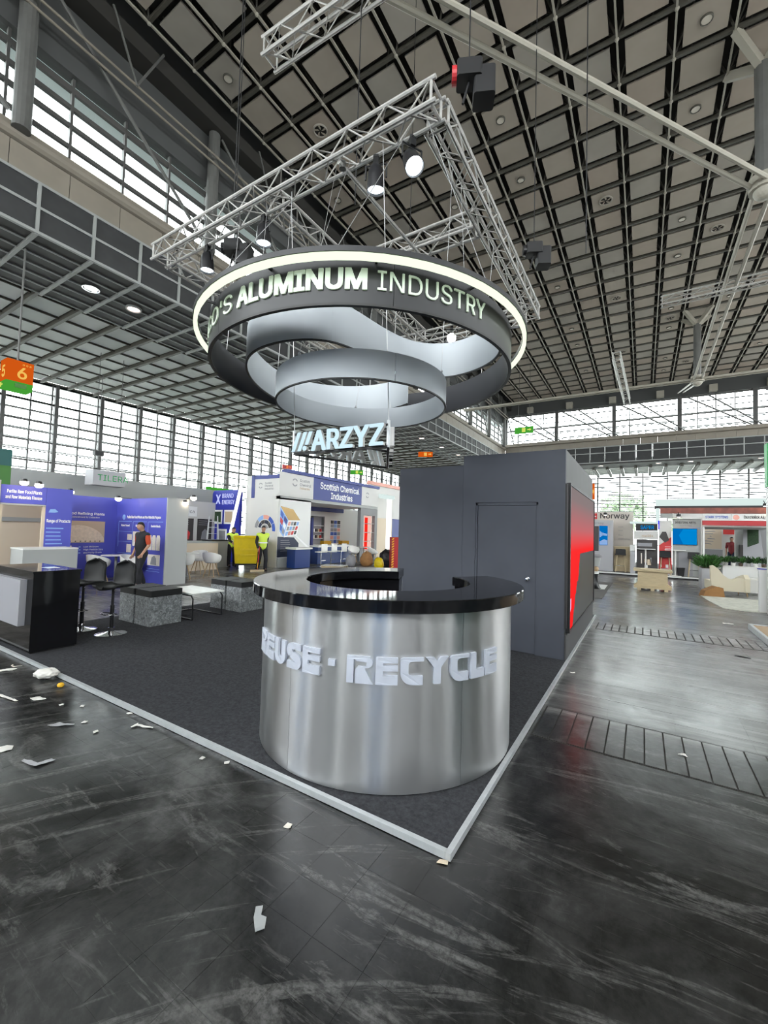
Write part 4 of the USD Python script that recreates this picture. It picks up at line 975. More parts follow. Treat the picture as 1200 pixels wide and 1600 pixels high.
obj('store_rail', boxm(-13.49, -13.46, 2.5, 4.8, 1.62, 1.72), 'grey_panel', t)
text('Perlite Raw Food Plants', .075, '+x', 3.60, -12.398, 2.28, 'print_white', t, True, .66)
text('and Raw Materials Finesse', .075, '+x', 3.58, -12.398, 2.15, 'print_white', t, True, .69)
text('Range of Products', .075, '+x', 4.385, -12.398, 1.62, 'print_white', t, True, .5)
plate('logo', '+x', 4.42, 4.62, -12.4, 0, 0, 'print_lightblue', t, .006, Polygon([(0, 1.86), (.12, 1.86), (.2, 1.88), (.13, 1.95), (.03, 1.94)]))
for k in range(7):
    w = (.36, .30, .31, .32, .35, .24, .34)[k]
    plate('list_line', '+x', 4.39, 4.39 + w, -12.4, 1.46 - .095 * k, 1.485 - .095 * k, 'print_lightblue', t, .005)
# board on the side wall
text('Global Food Refining Plants', .07, '+x', 4.95, WX + .003, 1.86, 'print_white', t, True, 1.30)
text('a Manufacturer Commitment for Extraction', .045, '+x', 4.97, WX + .003, 1.77, 'print_white', t, False, 1.15)
p = plate('photo_board', '+x', 4.95, 6.28, WX, 1.06, 1.68, 'print_tan', t, .01)
hp = [(0, 1.08)] + [(x, 1.14 + .42 * math.sin(math.pi * (x + .02) / 1.34) ** .55) for x in np.linspace(.01, 1.31, 14)] + [(1.32, 1.08)]
plate('powder_heap_print', '+x', 4.955, 0, WX + .0101, 0, 0, 'powder', p, .004, Polygon(hp))
for k in range(10): plate('scale_mark', '+x', 5.02 + .125 * k, 5.05 + .125 * k, WX + .0145, 1.085, 1.115, 'print_dark', p, .002)
plate('photo_board', '+x', 4.95, 5.45, WX, .55, .98, 'powder', t, .01)
for k in range(3):
    text(('Low Moisture', 'High Particle Size', 'and Purity Grade')[k], .045, '+x', 5.75, WX + .003, .92 - .085 * k, 'print_white', t)
    plate('tick', '+x', 5.63, 5.68, WX, .92 - .085 * k, .955 - .085 * k, 'print_lightblue', t, .004)
# board on the rear wall
fy = WY
text('Perlite Raw Food Waste and Raw Materials Purpose', .075, '-y', -13.05, fy - .003, 1.80, 'print_white', t, True, 1.75)
plate('seal', '-y', -13.32, 0, fy, 0, 0, 'print_lightblue', t, .006, Polygon(arcpts(.09, 1.83, .08, .08, 0, 350, 20)))
for k, s in enumerate(('Raw Food', 'Granulated Salts', 'Granulated Minerals')):
    u = -13.48 + .80 * k
    text(s, .06, '-y', u + .12, fy - .003, 1.56, 'print_white', t, True, .46)
    plate('column_rule', '-y', u - .02, u + .70, fy, 1.70, 1.715, 'print_lightblue', t, .004)
    plate('column_rule', '-y', u - .035, u - .02, fy, .95, 1.70, 'print_lightblue', t, .004)
for z in (1.40, 1.10, .76): plate('row_rule', '-y', -13.5, -12.72, fy, z, z + .012, 'print_lightblue', t, .004)
for k, (u, z0, z1) in enumerate(((-12.98, 1.16, 1.33), (-13.0, .80, 1.04), (-12.98, .50, .70))): plate('sample_photo', '-y', u, u + .24, fy, z0, z1, 'powder_white', t, .006)
plate('sample_photo', '-y', -12.68, -12.1, fy, 1.0, 1.42, 'powder_white', t, .006)
for k in range(3): plate('sack_photo', '-y', -11.88 + .21 * k, 0, fy, 0, 0, 'powder_white', t, .006, Polygon([(0, .92), (.18, .92), (.185, 1.25), (.15, 1.34), (.04, 1.34), (0, 1.26)]))
p = plate('granule_photo', '-y', -11.85, -11.25, fy, .50, .80, 'powder_white', t, .006)
plate('granule_figure', '-y', -11.70, 0, fy - .0061, 0, 0, 'print_grey', p, .003, Polygon([(0, .52), (.3, .52), (.28, .7), (.18, .78), (.06, .72)]))
for z in (.40, .33): plate('foot_rule', '-y', -11.9, -11.25, fy, z, z + .01, 'print_lightblue', t, .004)
for k, (b, tp) in enumerate((((-12.44, 3.86, 2.46), (-12.05, 3.80, 2.55)), ((-12.44, 4.1, 2.46), (-12.05, 4.08, 2.52)), ((-13.62, 5.0, 2.4), (-12.9, 5.05, 2.47)), ((-12.9, 6.62, 2.38), (-12.8, 6.2, 2.38)), ((-11.03, 6.9, 2.38), (-11.0, 7.1, 2.30)), ((-11.03, 7.15, 2.38), (-10.95, 7.32, 2.46)))):
    lamp_arm(('lit arm lamp at the left over the blue header', 'lit arm lamp over the middle of the blue header', 'lit arm lamp over the powder heap photo', 'lit arm lamp at the corner where the blue walls meet', 'lit arm lamp low at the grey end of the blue wall', 'lit arm lamp high beyond the grey end of the blue wall')[k], b, tp, group=None)
t = thing('info_counter', 'plain grey and white counter in front of the blue stand', 'counter', (-11.9, 4.25, 0))
obj('body', boxm(-.35, .35, -.55, .5, 0, 1.0), 'grey_panel', t); obj('worktop', boxm(-.36, .36, -.56, .51, 1.0, 1.03), 'white_paint', t)

def tub_chair(label, loc, rz, src=None, leg='oak_wood', seat='white_plastic', group=None):
    if src: return dup(src, label, loc, rz, group)
    t = thing('tub_chair', label, 'chair', loc, rz, group)
    v = []; na, nz = 28, 9
    for k in range(nz):
        u = k / (nz - 1); r = .17 + .115 * math.sin(u * math.pi / 2); 
        for i in range(na):
            a = 2 * math.pi * i / na; back = .5 + .5 * math.sin(a)
            top = .09 + .27 * back ** .7
            v.append((r * 1.05 * math.cos(a), r * .95 * math.sin(a), .44 + top * u ** 1.6))
    v = np.array(v); f = []
    for k in range(nz - 1):
        for i in range(na):
            j = (i + 1) % na; a, b, c, d = k * na + i, k * na + j, (k + 1) * na + j, (k + 1) * na + i; f += [[a, b, c], [a, c, d]]
    n_ = len(v); inner = v * [.93, .93, 1] + [0, 0, .012]; inner[-na:, 2] = v[-na:, 2]
    vv = np.vstack([v, inner, [[0, 0, .44]], [[0, 0, .455]]]); ff = f + [[q[0] + n_, q[2] + n_, q[1] + n_] for q in f]
    for i in range(na):
        j = (i + 1) % na; ff += [[2 * n_, j, i], [2 * n_ + 1, n_ + i, n_ + j], [(nz - 1) * na + i, (nz - 1) * na + j, n_ + (nz - 1) * na + j], [(nz - 1) * na + i, n_ + (nz - 1) * na + j, n_ + (nz - 1) * na + i]]
    obj('shell', trimesh.Trimesh(vv, ff, process=False), seat, t, smooth=50)
    for a in (45, 135, 225, 315):
        c, s_ = math.cos(math.radians(a)), math.sin(math.radians(a)); obj('leg', MB().tube((.11 * c, .11 * s_, .44), (.26 * c, .25 * s_, 0), .017, 8, .012), leg, t)
    return t
g1 = tub_chair('white tub chair with wooden legs seen from behind, left of the blue stand\'s round table', (-12.45, 5.62, 0), 200)
tub_chair('white tub chair half hidden by the person in orange', (-11.95, 6.22, 0), 120, g1)
tub_chair('white tub chair beside the grey end of the blue wall', (-11.85, 7.72, 0), 235, g1)
tub_chair('white tub chair seen from behind, right of the round white table', (-11.95, 8.75, 0), 205, g1)
tub_chair('white tub chair behind the round white table, by the cream cabinet', (-12.95, 8.95, 0), 30, g1)
def round_table(label, loc, src=None):
    if src: return dup(src, label, loc)
    t = thing('round_table', label, 'table', loc)
    obj('tabletop', MB().lathe([(0, .73), (.36, .73), (.37, .74), (.36, .75), (0, .75)], n=36), 'white_plastic', t)
    obj('column', MB().tube((0, 0, .02), (0, 0, .73), .035, 14), 'rail_grey', t); obj('foot', MB().lathe([(0, 0), (.24, 0), (.24, .015), (.04, .035), (0, .035)], n=30), 'rail_grey', t)
    return t
g2 = round_table('round white table with a grey column in the blue stand', (-12.62, 6.14, 0))
round_table('round white table between the two white tub chairs, before the cream cabinet', (-12.5, 8.25, 0), g2)
t = thing('cream_cabinet', 'low cream cabinet with a grey top behind the white tub chairs', 'cabinet', (-14.2, 9.35, 0))
obj('body', boxm(-.4, .4, -1.0, 1.0, 0, 1.0), 'cream_wall', t); obj('worktop', boxm(-.42, .42, -1.02, 1.02, 1.0, 1.04), 'grey_panel', t)
t = thing('cabinet_unit', 'grey end unit standing beside the cream cabinet', 'cabinet', (-14.6, 10.85, 0)); obj('body', boxm(-.3, .3, -.42, .42, 0, 1.05), 'grey_panel', t); obj('worktop', boxm(-.32, .32, -.44, .44, 1.05, 1.09), 'matte_black', t)

# --- grey stand walls behind
t = thing('grey_stand_wall', 'long pale grey stand wall with dark posters behind the blue stand', 'exhibition stand')
obj('wall_panel', boxm(-18.1, -18.0, 2.0, 13.6, 0, 3.4), 'grey_panel', t)
obj('lower_wall', boxm(-17.6, -17.5, 10.9, 13.9, 0, 2.75), 'offwhite_panel', t)
p = plate('name_board', '+x', 11.0, 11.9, -17.499, 2.05, 2.5, 'print_white', t, .02); text('Optica', .16, '+x', 11.1, -17.477, 2.2, 'print_grey', p)
for k in range(2):
    p = plate('poster', '+x', 11.0 + .95 * k, 11.75 + .95 * k, -17.499, .95, 1.95, 'print_dark', t, .02)
    plate('poster_figure', '+x', 11.2 + .95 * k, 0, -17.479, 0, 0, 'print_red' if k == 0 else 'print_grey', p, .004, Polygon([(0, 1.0), (.35, 1.0), (.4, 1.3), (.2, 1.5), (.05, 1.35)]))
    for q in range(3): plate('poster_line', '+x', 11.06 + .95 * k, 11.5 + .95 * k, -17.479, 1.85 - .09 * q, 1.87 - .09 * q, 'print_grey', p, .003)
obj('bench', boxm(-17.2, -16.8, 10.9, 12.6, 0, .75), 'offwhite_panel', t)
t = thing('name_box', 'pale hanging box sign with faint letters above the grey stand wall', 'hanging sign', (-17.0, 7.75, 3.0))
obj('box', boxm(-.3, .3, -.55, .55, 0, .55), 'pale_grey_panel', t); text('TILERA', .22, '+x', -.42, .301, .17, 'print_green', t); obj('hanger', MB().tube((0, -.4, .55), (0, -.4, 4.9), .01, 5).tube((0, .4, .55), (0, .4, 4.9), .01, 5), 'steel_grey', t)
t = thing('green_booth', 'dark glass booth with a glowing green top, far left of centre', 'exhibition stand', (-18.9, 14.3, 0))
obj('frame', MB().box(-.1, .1, -.9, -.8, 0, 3.5).box(-.1, .1, .8, .9, 0, 3.5).box(-.1, .1, -.05, .05, 0, 3.5), 'print_green', t)
obj('back', boxm(-.12, -.10, -.9, .9, 0, 3.5), 'print_dark', t); obj('light_strip', boxm(-.12, .14, -.92, .92, 3.5, 3.62), 'exit_green', t)
t = thing('step_ladder', 'tall open step ladder of pale aluminium in front of the dark glass booth', 'ladder', (-16.9, 12.35, 0), 60)
for s_ in (-1, 1):
    obj('stile', MB().bar((s_ * .28, -.35, 0), (s_ * .18, 0, 2.1), .05, .03), 'aluminium_edge', t); obj('rear_stile', MB().bar((s_ * .28, .45, 0), (s_ * .18, .02, 2.1), .04, .03), 'aluminium_edge', t)
for k in range(7): u = (k + .7) / 7.6; obj('tread', boxm(-.28 + .1 * u, .28 - .1 * u, -.35 + .35 * u - .05, -.35 + .35 * u + .03, 2.1 * u - .015, 2.1 * u + .01), 'aluminium_edge', t)
# --- rounded blue stand
t = thing('rounded_blue_wall', 'blue display wall with rounded corners, glowing lettering and three framed photos', 'exhibition stand')
rp = sbox(-17.75 + .2, .2, -15.75 - .2, 3.45 - .3).buffer(.2)
plate('wall_panel', '-y', 0, 0, 13.0, 0, 0, 'royal_blue', t, .12, rp)
text('BRAND', .20, '-y', -17.05, 12.878, 2.98, 'halo_letters', t, True, .8); text('ENERGY', .20, '-y', -17.05, 12.878, 2.68, 'halo_letters', t, True, .9)
plate('emblem', '-y', -17.50, 0, 12.879, 0, 0, 'halo_letters', t, .008, unary_union([Polygon([(0, 2.7), (.1, 2.7), (.36, 3.15), (.26, 3.15)]), Polygon([(.26, 2.7), (.36, 2.7), (.1, 3.15), (0, 3.15)])]))
for u, z, m_ in ((-17.62, 1.75, 'leaf_dark'), (-16.82, 1.75, 'print_tan'), (-17.25, .85, 'print_grey')):
    f_ = plate('photo_frame', '-y', u, u + .66, 12.879, z, z + .66, 'print_white', t, .02); plate('photo', '-y', u + .08, u + .58, 12.858, z + .08, z + .58, m_, f_, .004)
t = thing('light_bar', 'long white glowing light tube leaning diagonally beside the blue display wall', 'lamp', (0, 0, 0))
obj('tube', MB().bar((-15.55, 12.0, .10), (-14.66, 12.0, 3.36), .13, .08), 'light_tube', t); obj('foot', boxm(-15.75, -15.35, 11.85, 12.15, 0, .10), 'mid_grey', t)
t = thing('pale_display_wall', 'narrow white display wall with pinkish pictures between the light tube and the white tower', 'exhibition stand')
obj('wall_panel', boxm(-15.6, -14.3, 13.3, 13.4, 0, 3.2), 'white_paint', t)
obj('top_band', boxm(-15.6, -14.3, 13.29, 13.299, 2.9, 3.5), 'royal_blue', t)
for z, m_ in ((2.0, 'print_salmon'), (1.15, 'powder_white')): plate('picture', '-y', -15.3, -14.5, 13.3, z, z + .6, m_, t, .015)
t = thing('white_chair', 'small white chair in front of the rounded blue wall', 'chair', (-16.35, 12.15, 0), 150)
obj('seat', boxm(-.22, .22, -.22, .22, .43, .46), 'white_plastic', t); obj('backrest', MB().prism(sbox(-.18, .50, .18, .88).buffer(.04), .025, frame((0, .22, 0), (1, 0, 0), (0, 0, 1), (0, -1, 0))), 'white_plastic', t)
for a in (-1, 1):
    for b in (-1, 1): obj('leg', MB().tube((a * .19, b * .19, .43), (a * .22, b * .22, 0), .014, 6), 'rail_grey', t)
    obj('back_post', MB().tube((a * .16, .21, .45), (a * .16, .215, .55), .014, 6), 'rail_grey', t)

# --- yellow bin
t = thing('wheeled_bin', 'large bright yellow wheeled waste container pushed by two workers', 'bin', (-13.15, 11.25, 0), 49)
def taper(w0, d0, w1, d1, z0, z1, r=.06):
    a, b = sbox(-w0 / 2 + r, -d0 / 2 + r, w0 / 2 - r, d0 / 2 - r).buffer(r, 4), sbox(-w1 / 2 + r, -d1 / 2 + r, w1 / 2 - r, d1 / 2 - r).buffer(r, 4)
    p0 = np.array(a.exterior.coords)[:-1]; p1 = np.array(b.exterior.coords)[:-1]; n = len(p0)
    m = trimesh.convex.convex_hull(np.vstack([np.c_[p0, np.full(n, z0)], np.c_[p1, np.full(n, z1)]])); return m
obj('body', taper(.95, .70, 1.12, .85, .24, 1.22), 'bin_yellow', t)
obj('lid', taper(1.16, .90, 1.10, .80, 1.221, 1.30), 'bin_yellow', t)
obj('rib', boxm(-.30, .30, -.432, -.40, .75, .80), 'bin_yellow', t); obj('rib', boxm(-.30, .30, -.418, -.40, .55, .60), 'bin_yellow', t)
obj('chassis', boxm(-.45, .45, -.33, .33, .17, .239), 'matte_black', t)
for a in (-1, 1):
    for b in (-1, 1): obj('wheel', MB().tube((a * .38 - .02, b * .26, .085), (a * .38 + .02, b * .26, .085), .085, 16), 'matte_black', t)
t = thing('push_broom', 'broom with a red and yellow handle held by the worker at right of the bin', 'broom', (-12.0, 10.75, 0), 60)
obj('handle', MB().tube((0, .18, .06), (0, -.12, .95), .014, 8), 'print_red', t); obj('grip', MB().tube((0, .17, .10), (0, .08, .35), .016, 8), 'tape_yellow', t); obj('head', boxm(-.25, .25, .14, .24, 0, .07), 'pine_wood', t)

# --- white and blue chemical stand
t = thing('chemical_stand', 'white and blue exhibition stand with the name Scottish Chemical Industries on its fascia', 'exhibition stand')
SXX, SYY = -12.8, 12.4
obj('tower_front', boxm(-14.75, SXX, SYY, SYY + .1, 0, 3.86), 'offwhite_panel', t)
obj('tower_band', boxm(-14.30, SXX + .002, SYY - .012, SYY, 3.70, 3.86), 'scot_blue', t); obj('tower_band', boxm(-14.45, -14.25, SYY - .012, SYY - .001, 2.9, 3.86), 'scot_blue', t)
obj('tower_side', boxm(SXX - .1, SXX, SYY + .1, 14.4, 0, 2.9), 'white_paint', t)
for (y0, y1, m_) in ((SYY, 14.5, 'offwhite_panel'), (14.5, 18.35, 'scot_blue'), (18.35, 20.0, 'offwhite_panel')): obj('fascia', boxm(SXX - .12, SXX + .02, y0 + .003, y1 - .003, 2.98, 3.98), m_, t)
obj('cornice', boxm(SXX - .3, SXX + .1, SYY + .4, 20.0, 3.985, 4.12), 'scot_blue', t)
obj('under_beam', boxm(SXX - .14, SXX, SYY, 20.0, 2.84, 2.975), 'grey_panel', t)
obj('inner_header', boxm(-15.3, -15.2, 14.6, 20, 2.62, 2.84), 'scot_blue', t)
text('Scottish Chemical', .30, '+x', 14.95, SXX + .022, 3.52, 'print_white', t, True, 3.15); text('Industries', .30, '+x', 15.75, SXX + .022, 3.10, 'print_white', t, True, 1.75)
def swirl(face, u, d, z, r, parent):
    for a0 in (20, 200):
        pl = Polygon(arcpts(0, 0, r, r, a0, a0 + 130, 10) + arcpts(r * .12 * math.cos(math.radians(a0 + 65)), r * .12 * math.sin(math.radians(a0 + 65)), r * .62, r * .62, a0 + 130, a0, 10))
        m = trimesh.creation.extrude_polygon(pl.buffer(0), .005, engine='earcut'); m.apply_translation((0, 0, 0)); obj('logo', m, 'print_grey', parent, T=T_on(face, u, d, z))
swirl('+x', 13.3, SXX + .0201, 3.62, .17, t); text('Scottish', .12, '+x', 13.6, SXX + .0201, 3.68, 'print_grey', t); text('Chemical', .12, '+x', 13.6, SXX + .0201, 3.50, 'print_grey', t)
text('Industries', .10, '+x', 13.6, SXX + .0201, 3.36, 'print_tan', t); swirl('+x', 18.9, SXX + .0201, 3.55, .15, t)
swirl('-y', -13.9, SYY - .0001, 3.42, .12, t); text('Scottish', .08, '-y', -13.65, SYY - .0001, 3.48, 'print_grey', t); text('Chemical', .08, '-y', -13.65, SYY - .0001, 3.36, 'print_grey', t); text('Industries', .08, '-y', -13.65, SYY - .0001, 3.24, 'print_grey', t)
cols = ['print_grey', 'print_lightblue', 'print_salmon', 'print_blue', 'print_blue']
for k in range(5):
    a0, a1 = 172 - 36 * k, 172 - 36 * k - 34
    plate('wheel_segment', '-y', -13.55, 0, SYY, 0, 0, cols[k], t, .006, Polygon(arcpts(0, 1.55, .62, .62, a0, a1, 6) + arcpts(0, 1.55, .45, .45, a1, a0, 6)))
for k in range(4):
    a0, a1 = 165 - 38 * k, 165 - 38 * k - 36
    plate('wheel_segment', '-y', -13.55, 0, SYY, 0, 0, 'print_dark' if k % 2 else 'navy_print', t, .006, Polygon(arcpts(0, 1.55, .41, .41, a0, a1, 6) + arcpts(0, 1.55, .26, .26, a1, a0, 6)))
for k in range(3):
    a0, a1 = 160 - 48 * k, 160 - 48 * k - 44
    plate('wheel_segment', '-y', -13.55, 0, SYY, 0, 0, 'print_grey', t, .006, Polygon(arcpts(0, 1.55, .22, .22, a0, a1, 5) + arcpts(0, 1.55, .08, .08, a1, a0, 5)))
# cube graphic on the side
d = SXX
plate('cube_print', '+x', 12.52, 0, d, 0, 0, 'gold_print', t, .004, Polygon([(0, 2.55), (.75, 2.45), (1.2, 2.0), (.5, 1.98)]))
plate('cube_print', '+x', 12.52, 0, d, 0, 0, 'print_white', t, .004, Polygon([(.5, 1.96), (1.2, 1.98), (1.02, 1.35), (.25, 1.25)]))
plate('cube_print', '+x', 12.52, 0, d, 0, 0, 'print_lightblue', t, .004, Polygon([(0, 2.52), (.48, 1.97), (.23, 1.26), (0, 1.5)]))
for i in range(4):
    for j in range(3):
        u, w = .06 + .22 * i, .04 + .3 * j
        def Q(a, b): return (.27 + (.23 + .0) * b + (.72 - .02 * b) * a + .0, 1.28 + .68 * b + .08 * a * (1 - b))
        a0, a1, b0, b1 = .03 + .24 * i, .03 + .24 * i + .19, .05 + .32 * j, .05 + .32 * j + .25
        plate('cube_tile', '+x', 12.52, 0, d + .0041, 0, 0, NPR.choice(['print_red', 'print_grey', 'print_dark', 'print_salmon', 'print_lightblue']), t, .002, Polygon([Q(a0, b0), Q(a1, b0), Q(a1, b1), Q(a0, b1)]))
for i in range(2):
    for j in range(3):
        def Q2(a, b): return (.48 * a + (1 - a) * 0 + (-.25 * (1 - b)) * a, (2.5 - .53 * a) + (b - 1) * (.95 - .27 * a))
        a0, a1, b0, b1 = .06 + .48 * i, .06 + .48 * i + .38, .05 + .32 * j, .05 + .32 * j + .25
        plate('cube_tile', '+x', 12.52, 0, d + .0041, 0, 0, ['print_blue', 'print_red', 'print_blue', 'print_grey', 'print_white', 'scot_blue'][i * 3 + j], t, .002, Polygon([Q2(a0, b0), Q2(a1, b0), Q2(a1, b1), Q2(a0, b1)]).buffer(0))
plate('navy_print_panel', '+x', 12.42, 0, d, 0, 0, 'navy_print', t, .003, Polygon([(0, .42), (1.25, .42), (1.25, 1.0), (.95, 1.25), (0, 1.28)]))
for k in range(6): plate('print_line', '+x', 12.6, 13.1 + .03 * (k % 3), d + .003, 1.12 - .09 * k, 1.135 - .09 * k, 'print_grey', t, .002)
plate('white_stripe', '+x', 13.2, 0, d + .0031, 0, 0, 'print_white', t, .003, Polygon([(.2, 1.35), (.28, 1.35), (1.15, .82), (.98, .82)]))
obj('base_board', boxm(-12.795, -12.76, 12.42, 14.3, 0, .4), 'grey_panel', t)
obj('back_wall', boxm(-15.6, -15.5, 14.0, 23.5, 0, 2.9), 'white_paint', t); obj('roof', boxm(-15.5, SXX - .15, 14.6, 20, 2.85, 2.9), 'white_paint', t)
obj('floor_plate', boxm(-15.5, -11.3, 14.41, 20.5, .001, .02), 'carpet_grey', t)
obj('rear_column', boxm(SXX - .2, SXX, 19.75, 20.0, 0, 2.83), 'mid_grey', t); obj('rear_column', boxm(SXX - .2, SXX, 18.35, 18.65, 0, 2.83), 'mid_grey', t); obj('rear_header', boxm(SXX - .2, SXX, 18.65, 19.75, 2.45, 2.83), 'mid_grey', t)
t2 = thing('shelf_unit', 'open shelf unit lit pink and red in the white and blue chemical stand', 'shelf', (SXX - .2, 19.2, 0))
obj('light_back', boxm(-.06, -.04, -.54, .54, .5, 2.44), 'shelf_pink', t2); obj('red_strip', boxm(-.039, -.03, -.1, .18, .6, 2.35), 'shelf_red', t2)
for k in range(4): obj('shelf', boxm(-.03, .17, -.54, .54, .55 + .48 * k, .58 + .48 * k), 'grey_panel', t2)
t2 = thing('display_cabinet', 'grey framed wall cabinet with shelves of samples, left inside the chemical stand', 'cabinet', (-15.48, 17.9, .75))
obj('frame', MB().box(0, .2, -.48, -.42, 0, 1.6).box(0, .2, .42, .48, 0, 1.6).box(0, .2, -.42, .42, 1.55, 1.6), 'mid_grey', t2); obj('back', boxm(0, .02, -.42, .42, 0, 1.55), 'print_grey', t2); obj('side_panel', boxm(0, .22, -.62, -.485, 0, 1.5), 'scot_blue', t2)
for k in range(4): obj('shelf', boxm(.021, .19, -.42, .42, .35 * k, .35 * k + .03), 'white_paint', t2)
for k in range(8): obj('sample', boxm(.06, .14, -.36 + .19 * (k % 4), -.26 + .19 * (k % 4), .385 + .35 * (k // 4), .385 + .35 * (k // 4) + .16), ['print_white', 'print_red', 'print_tan', 'print_dark'][(k * 3) % 4], t2)
t2 = thing('photo_poster', 'narrow poster made of many small pictures on the white back wall', 'poster', (-15.499, 19.15, .8))
obj('sheet', boxm(0, .01, 0, .95, 0, 1.4), 'print_white', t2)
for k in range(18): obj('picture', boxm(.0101, .014, .03 + .31 * (k % 3), .31 + .31 * (k % 3), .04 + .225 * (k // 3), .235 + .225 * (k // 3)), NPR.choice(['print_grey', 'print_dark', 'print_lightblue', 'print_salmon', 'print_blue']), t2)
for k, y in enumerate((18.6, 20.3)):
    tag(obj('storage_box', boxm(-15.49, -15.2, y - .33, y + .33, .78, .98), 'tape_yellow'), ('yellow storage box to the left of the picture poster', 'yellow storage box to the right of the picture poster')[k], 'box')
t2 = thing('bar_counter', 'long blue counter with a white top in the white and blue stand', 'counter', (-12.15, 12.55, .0))
obj('body', boxm(-.25, .2, .05, .95, .021, .78), 'scot_counter_blue', t2); obj('worktop', boxm(-.3, .28, 0, 1.0, .781, .85), 'white_paint', t2)
t2 = thing('bar_counter', 'blue counter with white top further back behind the white stools', 'counter', (-12.9, 14.8, 0))
obj('body', boxm(-.3, .25, 0, 2.6, .021, .80), 'scot_counter_blue', t2); obj('worktop', boxm(-.36, .32, -.05, 2.65, .801, .87), 'white_paint', t2)
g3 = None
for k, (x, y) in enumerate(((-11.95, 14.2), (-12.0, 14.95), (-12.05, 15.75))):
    lab = ('white stool with a back, leftmost of three at the blue counter', 'white stool with a back, middle one of three at the blue counter', 'white stool with a back, rightmost of three at the blue counter')[k]
    if g3 is None:
        g3 = thing('counter_stool', lab, 'stool', (x, y, .02), 90)
        obj('base', MB().lathe([(0, 0), (.2, 0), (.2, .012), (.03, .03), (0, .03)], n=24), 'chrome', g3); obj('stem', MB().tube((0, 0, .02), (0, 0, .60), .022, 10), 'chrome', g3); obj('footrest', MB().box(-.14, .14, -.16, -.13, .25, .27), 'chrome', g3)
        obj('seat', MB().prism(sbox(-.17, -.17, .17, .17).buffer(.03), .04, frame((0, 0, .60), (1, 0, 0), (0, 1, 0), (0, 0, 1))), 'white_plastic', g3); obj('backrest', MB().prism(sbox(-.16, .64, .16, .95).buffer(.03), .03, frame((0, -.17, 0), (1, 0, 0), (0, 0, 1), (0, -1, 0))), 'white_plastic', g3)
    else: dup(g3, lab, (x, y, .02), 90)
for k, (x, y, r) in enumerate(((-12.3, 17.1, 40), (-11.6, 17.8, 120))): tub_chair(('white tub chair behind the counter stools near the clutter', 'white tub chair at the right end by the lit shelves')[k], (x, y, .02), r, g1)
round_table('round white table with clutter near the lit shelves', (-12.4, 18.15, .02), g2)
t2 = thing('light_column', 'tall lit white column beside the chemical stand', 'lamp', (-12.7, 21.1, 0))
obj('tube', boxm(-.05, .05, -.22, .22, .1, 3.5), 'light_tube', t2); obj('foot', boxm(-.15, .15, -.4, .4, 0, .1), 'mid_grey', t2); obj('cap', boxm(-.12, .12, -1.0, .4, 3.5, 3.72), 'lit_white', t2)
t2 = thing('white_tower', 'white tower wall with a blue foot panel behind the lit column', 'exhibition stand', (-13.4, 22.6, 0))
obj('wall_panel', boxm(-.1, 0, -2.6, 2.2, 2.4, 4.3), 'offwhite_panel', t2); obj('lower_panel', boxm(-.12, -.02, .1, 2.2, .0, 2.4), 'scot_blue', t2); obj('lower_panel', boxm(-.12, -.02, -2.6, .1, .0, 2.4), 'cream_wall', t2); obj('cap', boxm(-.2, .1, -2.6, 2.3, 4.301, 4.5), 'print_salmon', t2)
t2 = thing('red_cabinet', 'red cabinet with a yellow and black striped edge beside the dark cabin', 'cabinet', (-9.3, 16.15, 0), 40)
obj('body', boxm(-.25, .6, -.3, .3, .02, 1.38), 'red_paint', t2)
for k in range(12): obj('warning_stripe', MB().prism([(-.25, .03 + .11 * k), (-.15, .09 + .11 * k), (-.15, .145 + .11 * k), (-.25, .085 + .11 * k)], .006, frame((0, -.3, 0), (1, 0, 0), (0, 0, 1), (0, -1, 0))), 'tape_yellow', t2)
for k in range(3): obj('white_emblem', MB().prism([(.05, .2 + .4 * k), (.25, .1 + .4 * k), (.45, .2 + .4 * k), (.38, .3 + .4 * k), (.45, .42 + .4 * k), (.25, .34 + .4 * k), (.05, .42 + .4 * k), (.14, .3 + .4 * k)], .005, frame((0, -.3, 0), (1, 0, 0), (0, 0, 1), (0, -1, 0))), 'print_white', t2)
for k, (x, y, m_, lab, s_) in enumerate(((-10.9, 16.2, 'cardboard', 'brown paper sack standing by the red cabinet', .30), (-10.4, 17.2, 'matte_black', 'dark rubbish bag beside the brown sack', .36), (-11.35, 15.6, 'print_grey', 'grey plastic bag on the floor before the clutter', .24), (-9.9, 15.7, 'bin_yellow', 'yellow tool box by the striped edge of the red cabinet', .22))):
    m = trimesh.creation.icosphere(3, 1.0); v = m.vertices; v = v * (1 + .35 * (meshkit.fbm(v * 2.2 + 7 * k, 3, k) - .5)[:, None]); v = v * [s_, s_, s_ * 1.25]; v[:, 2] = np.maximum(v[:, 2], -s_ * .9)
    m = trimesh.Trimesh(v - [0, 0, v[:, 2].min()], m.faces, process=False); m.apply_translation((x, y, .001))
    tag(obj('sack' if k < 3 else 'tool_box', m, m_, smooth=60), lab, 'bag' if k < 3 else 'box')
t2 = thing('pallet', 'flat white pallet with paper on the floor behind the counter', 'pallet', (-11.3, 14.35, 0), 20)
for k in range(3): obj('bearer', boxm(-.5, .5, -.32 + .29 * k, -.26 + .29 * k, 0, .09), 'pine_wood', t2)
for k in range(5): obj('deck_board', boxm(-.5 + .21 * k, -.34 + .21 * k, -.35, .35, .09, .11), 'white_paint', t2)
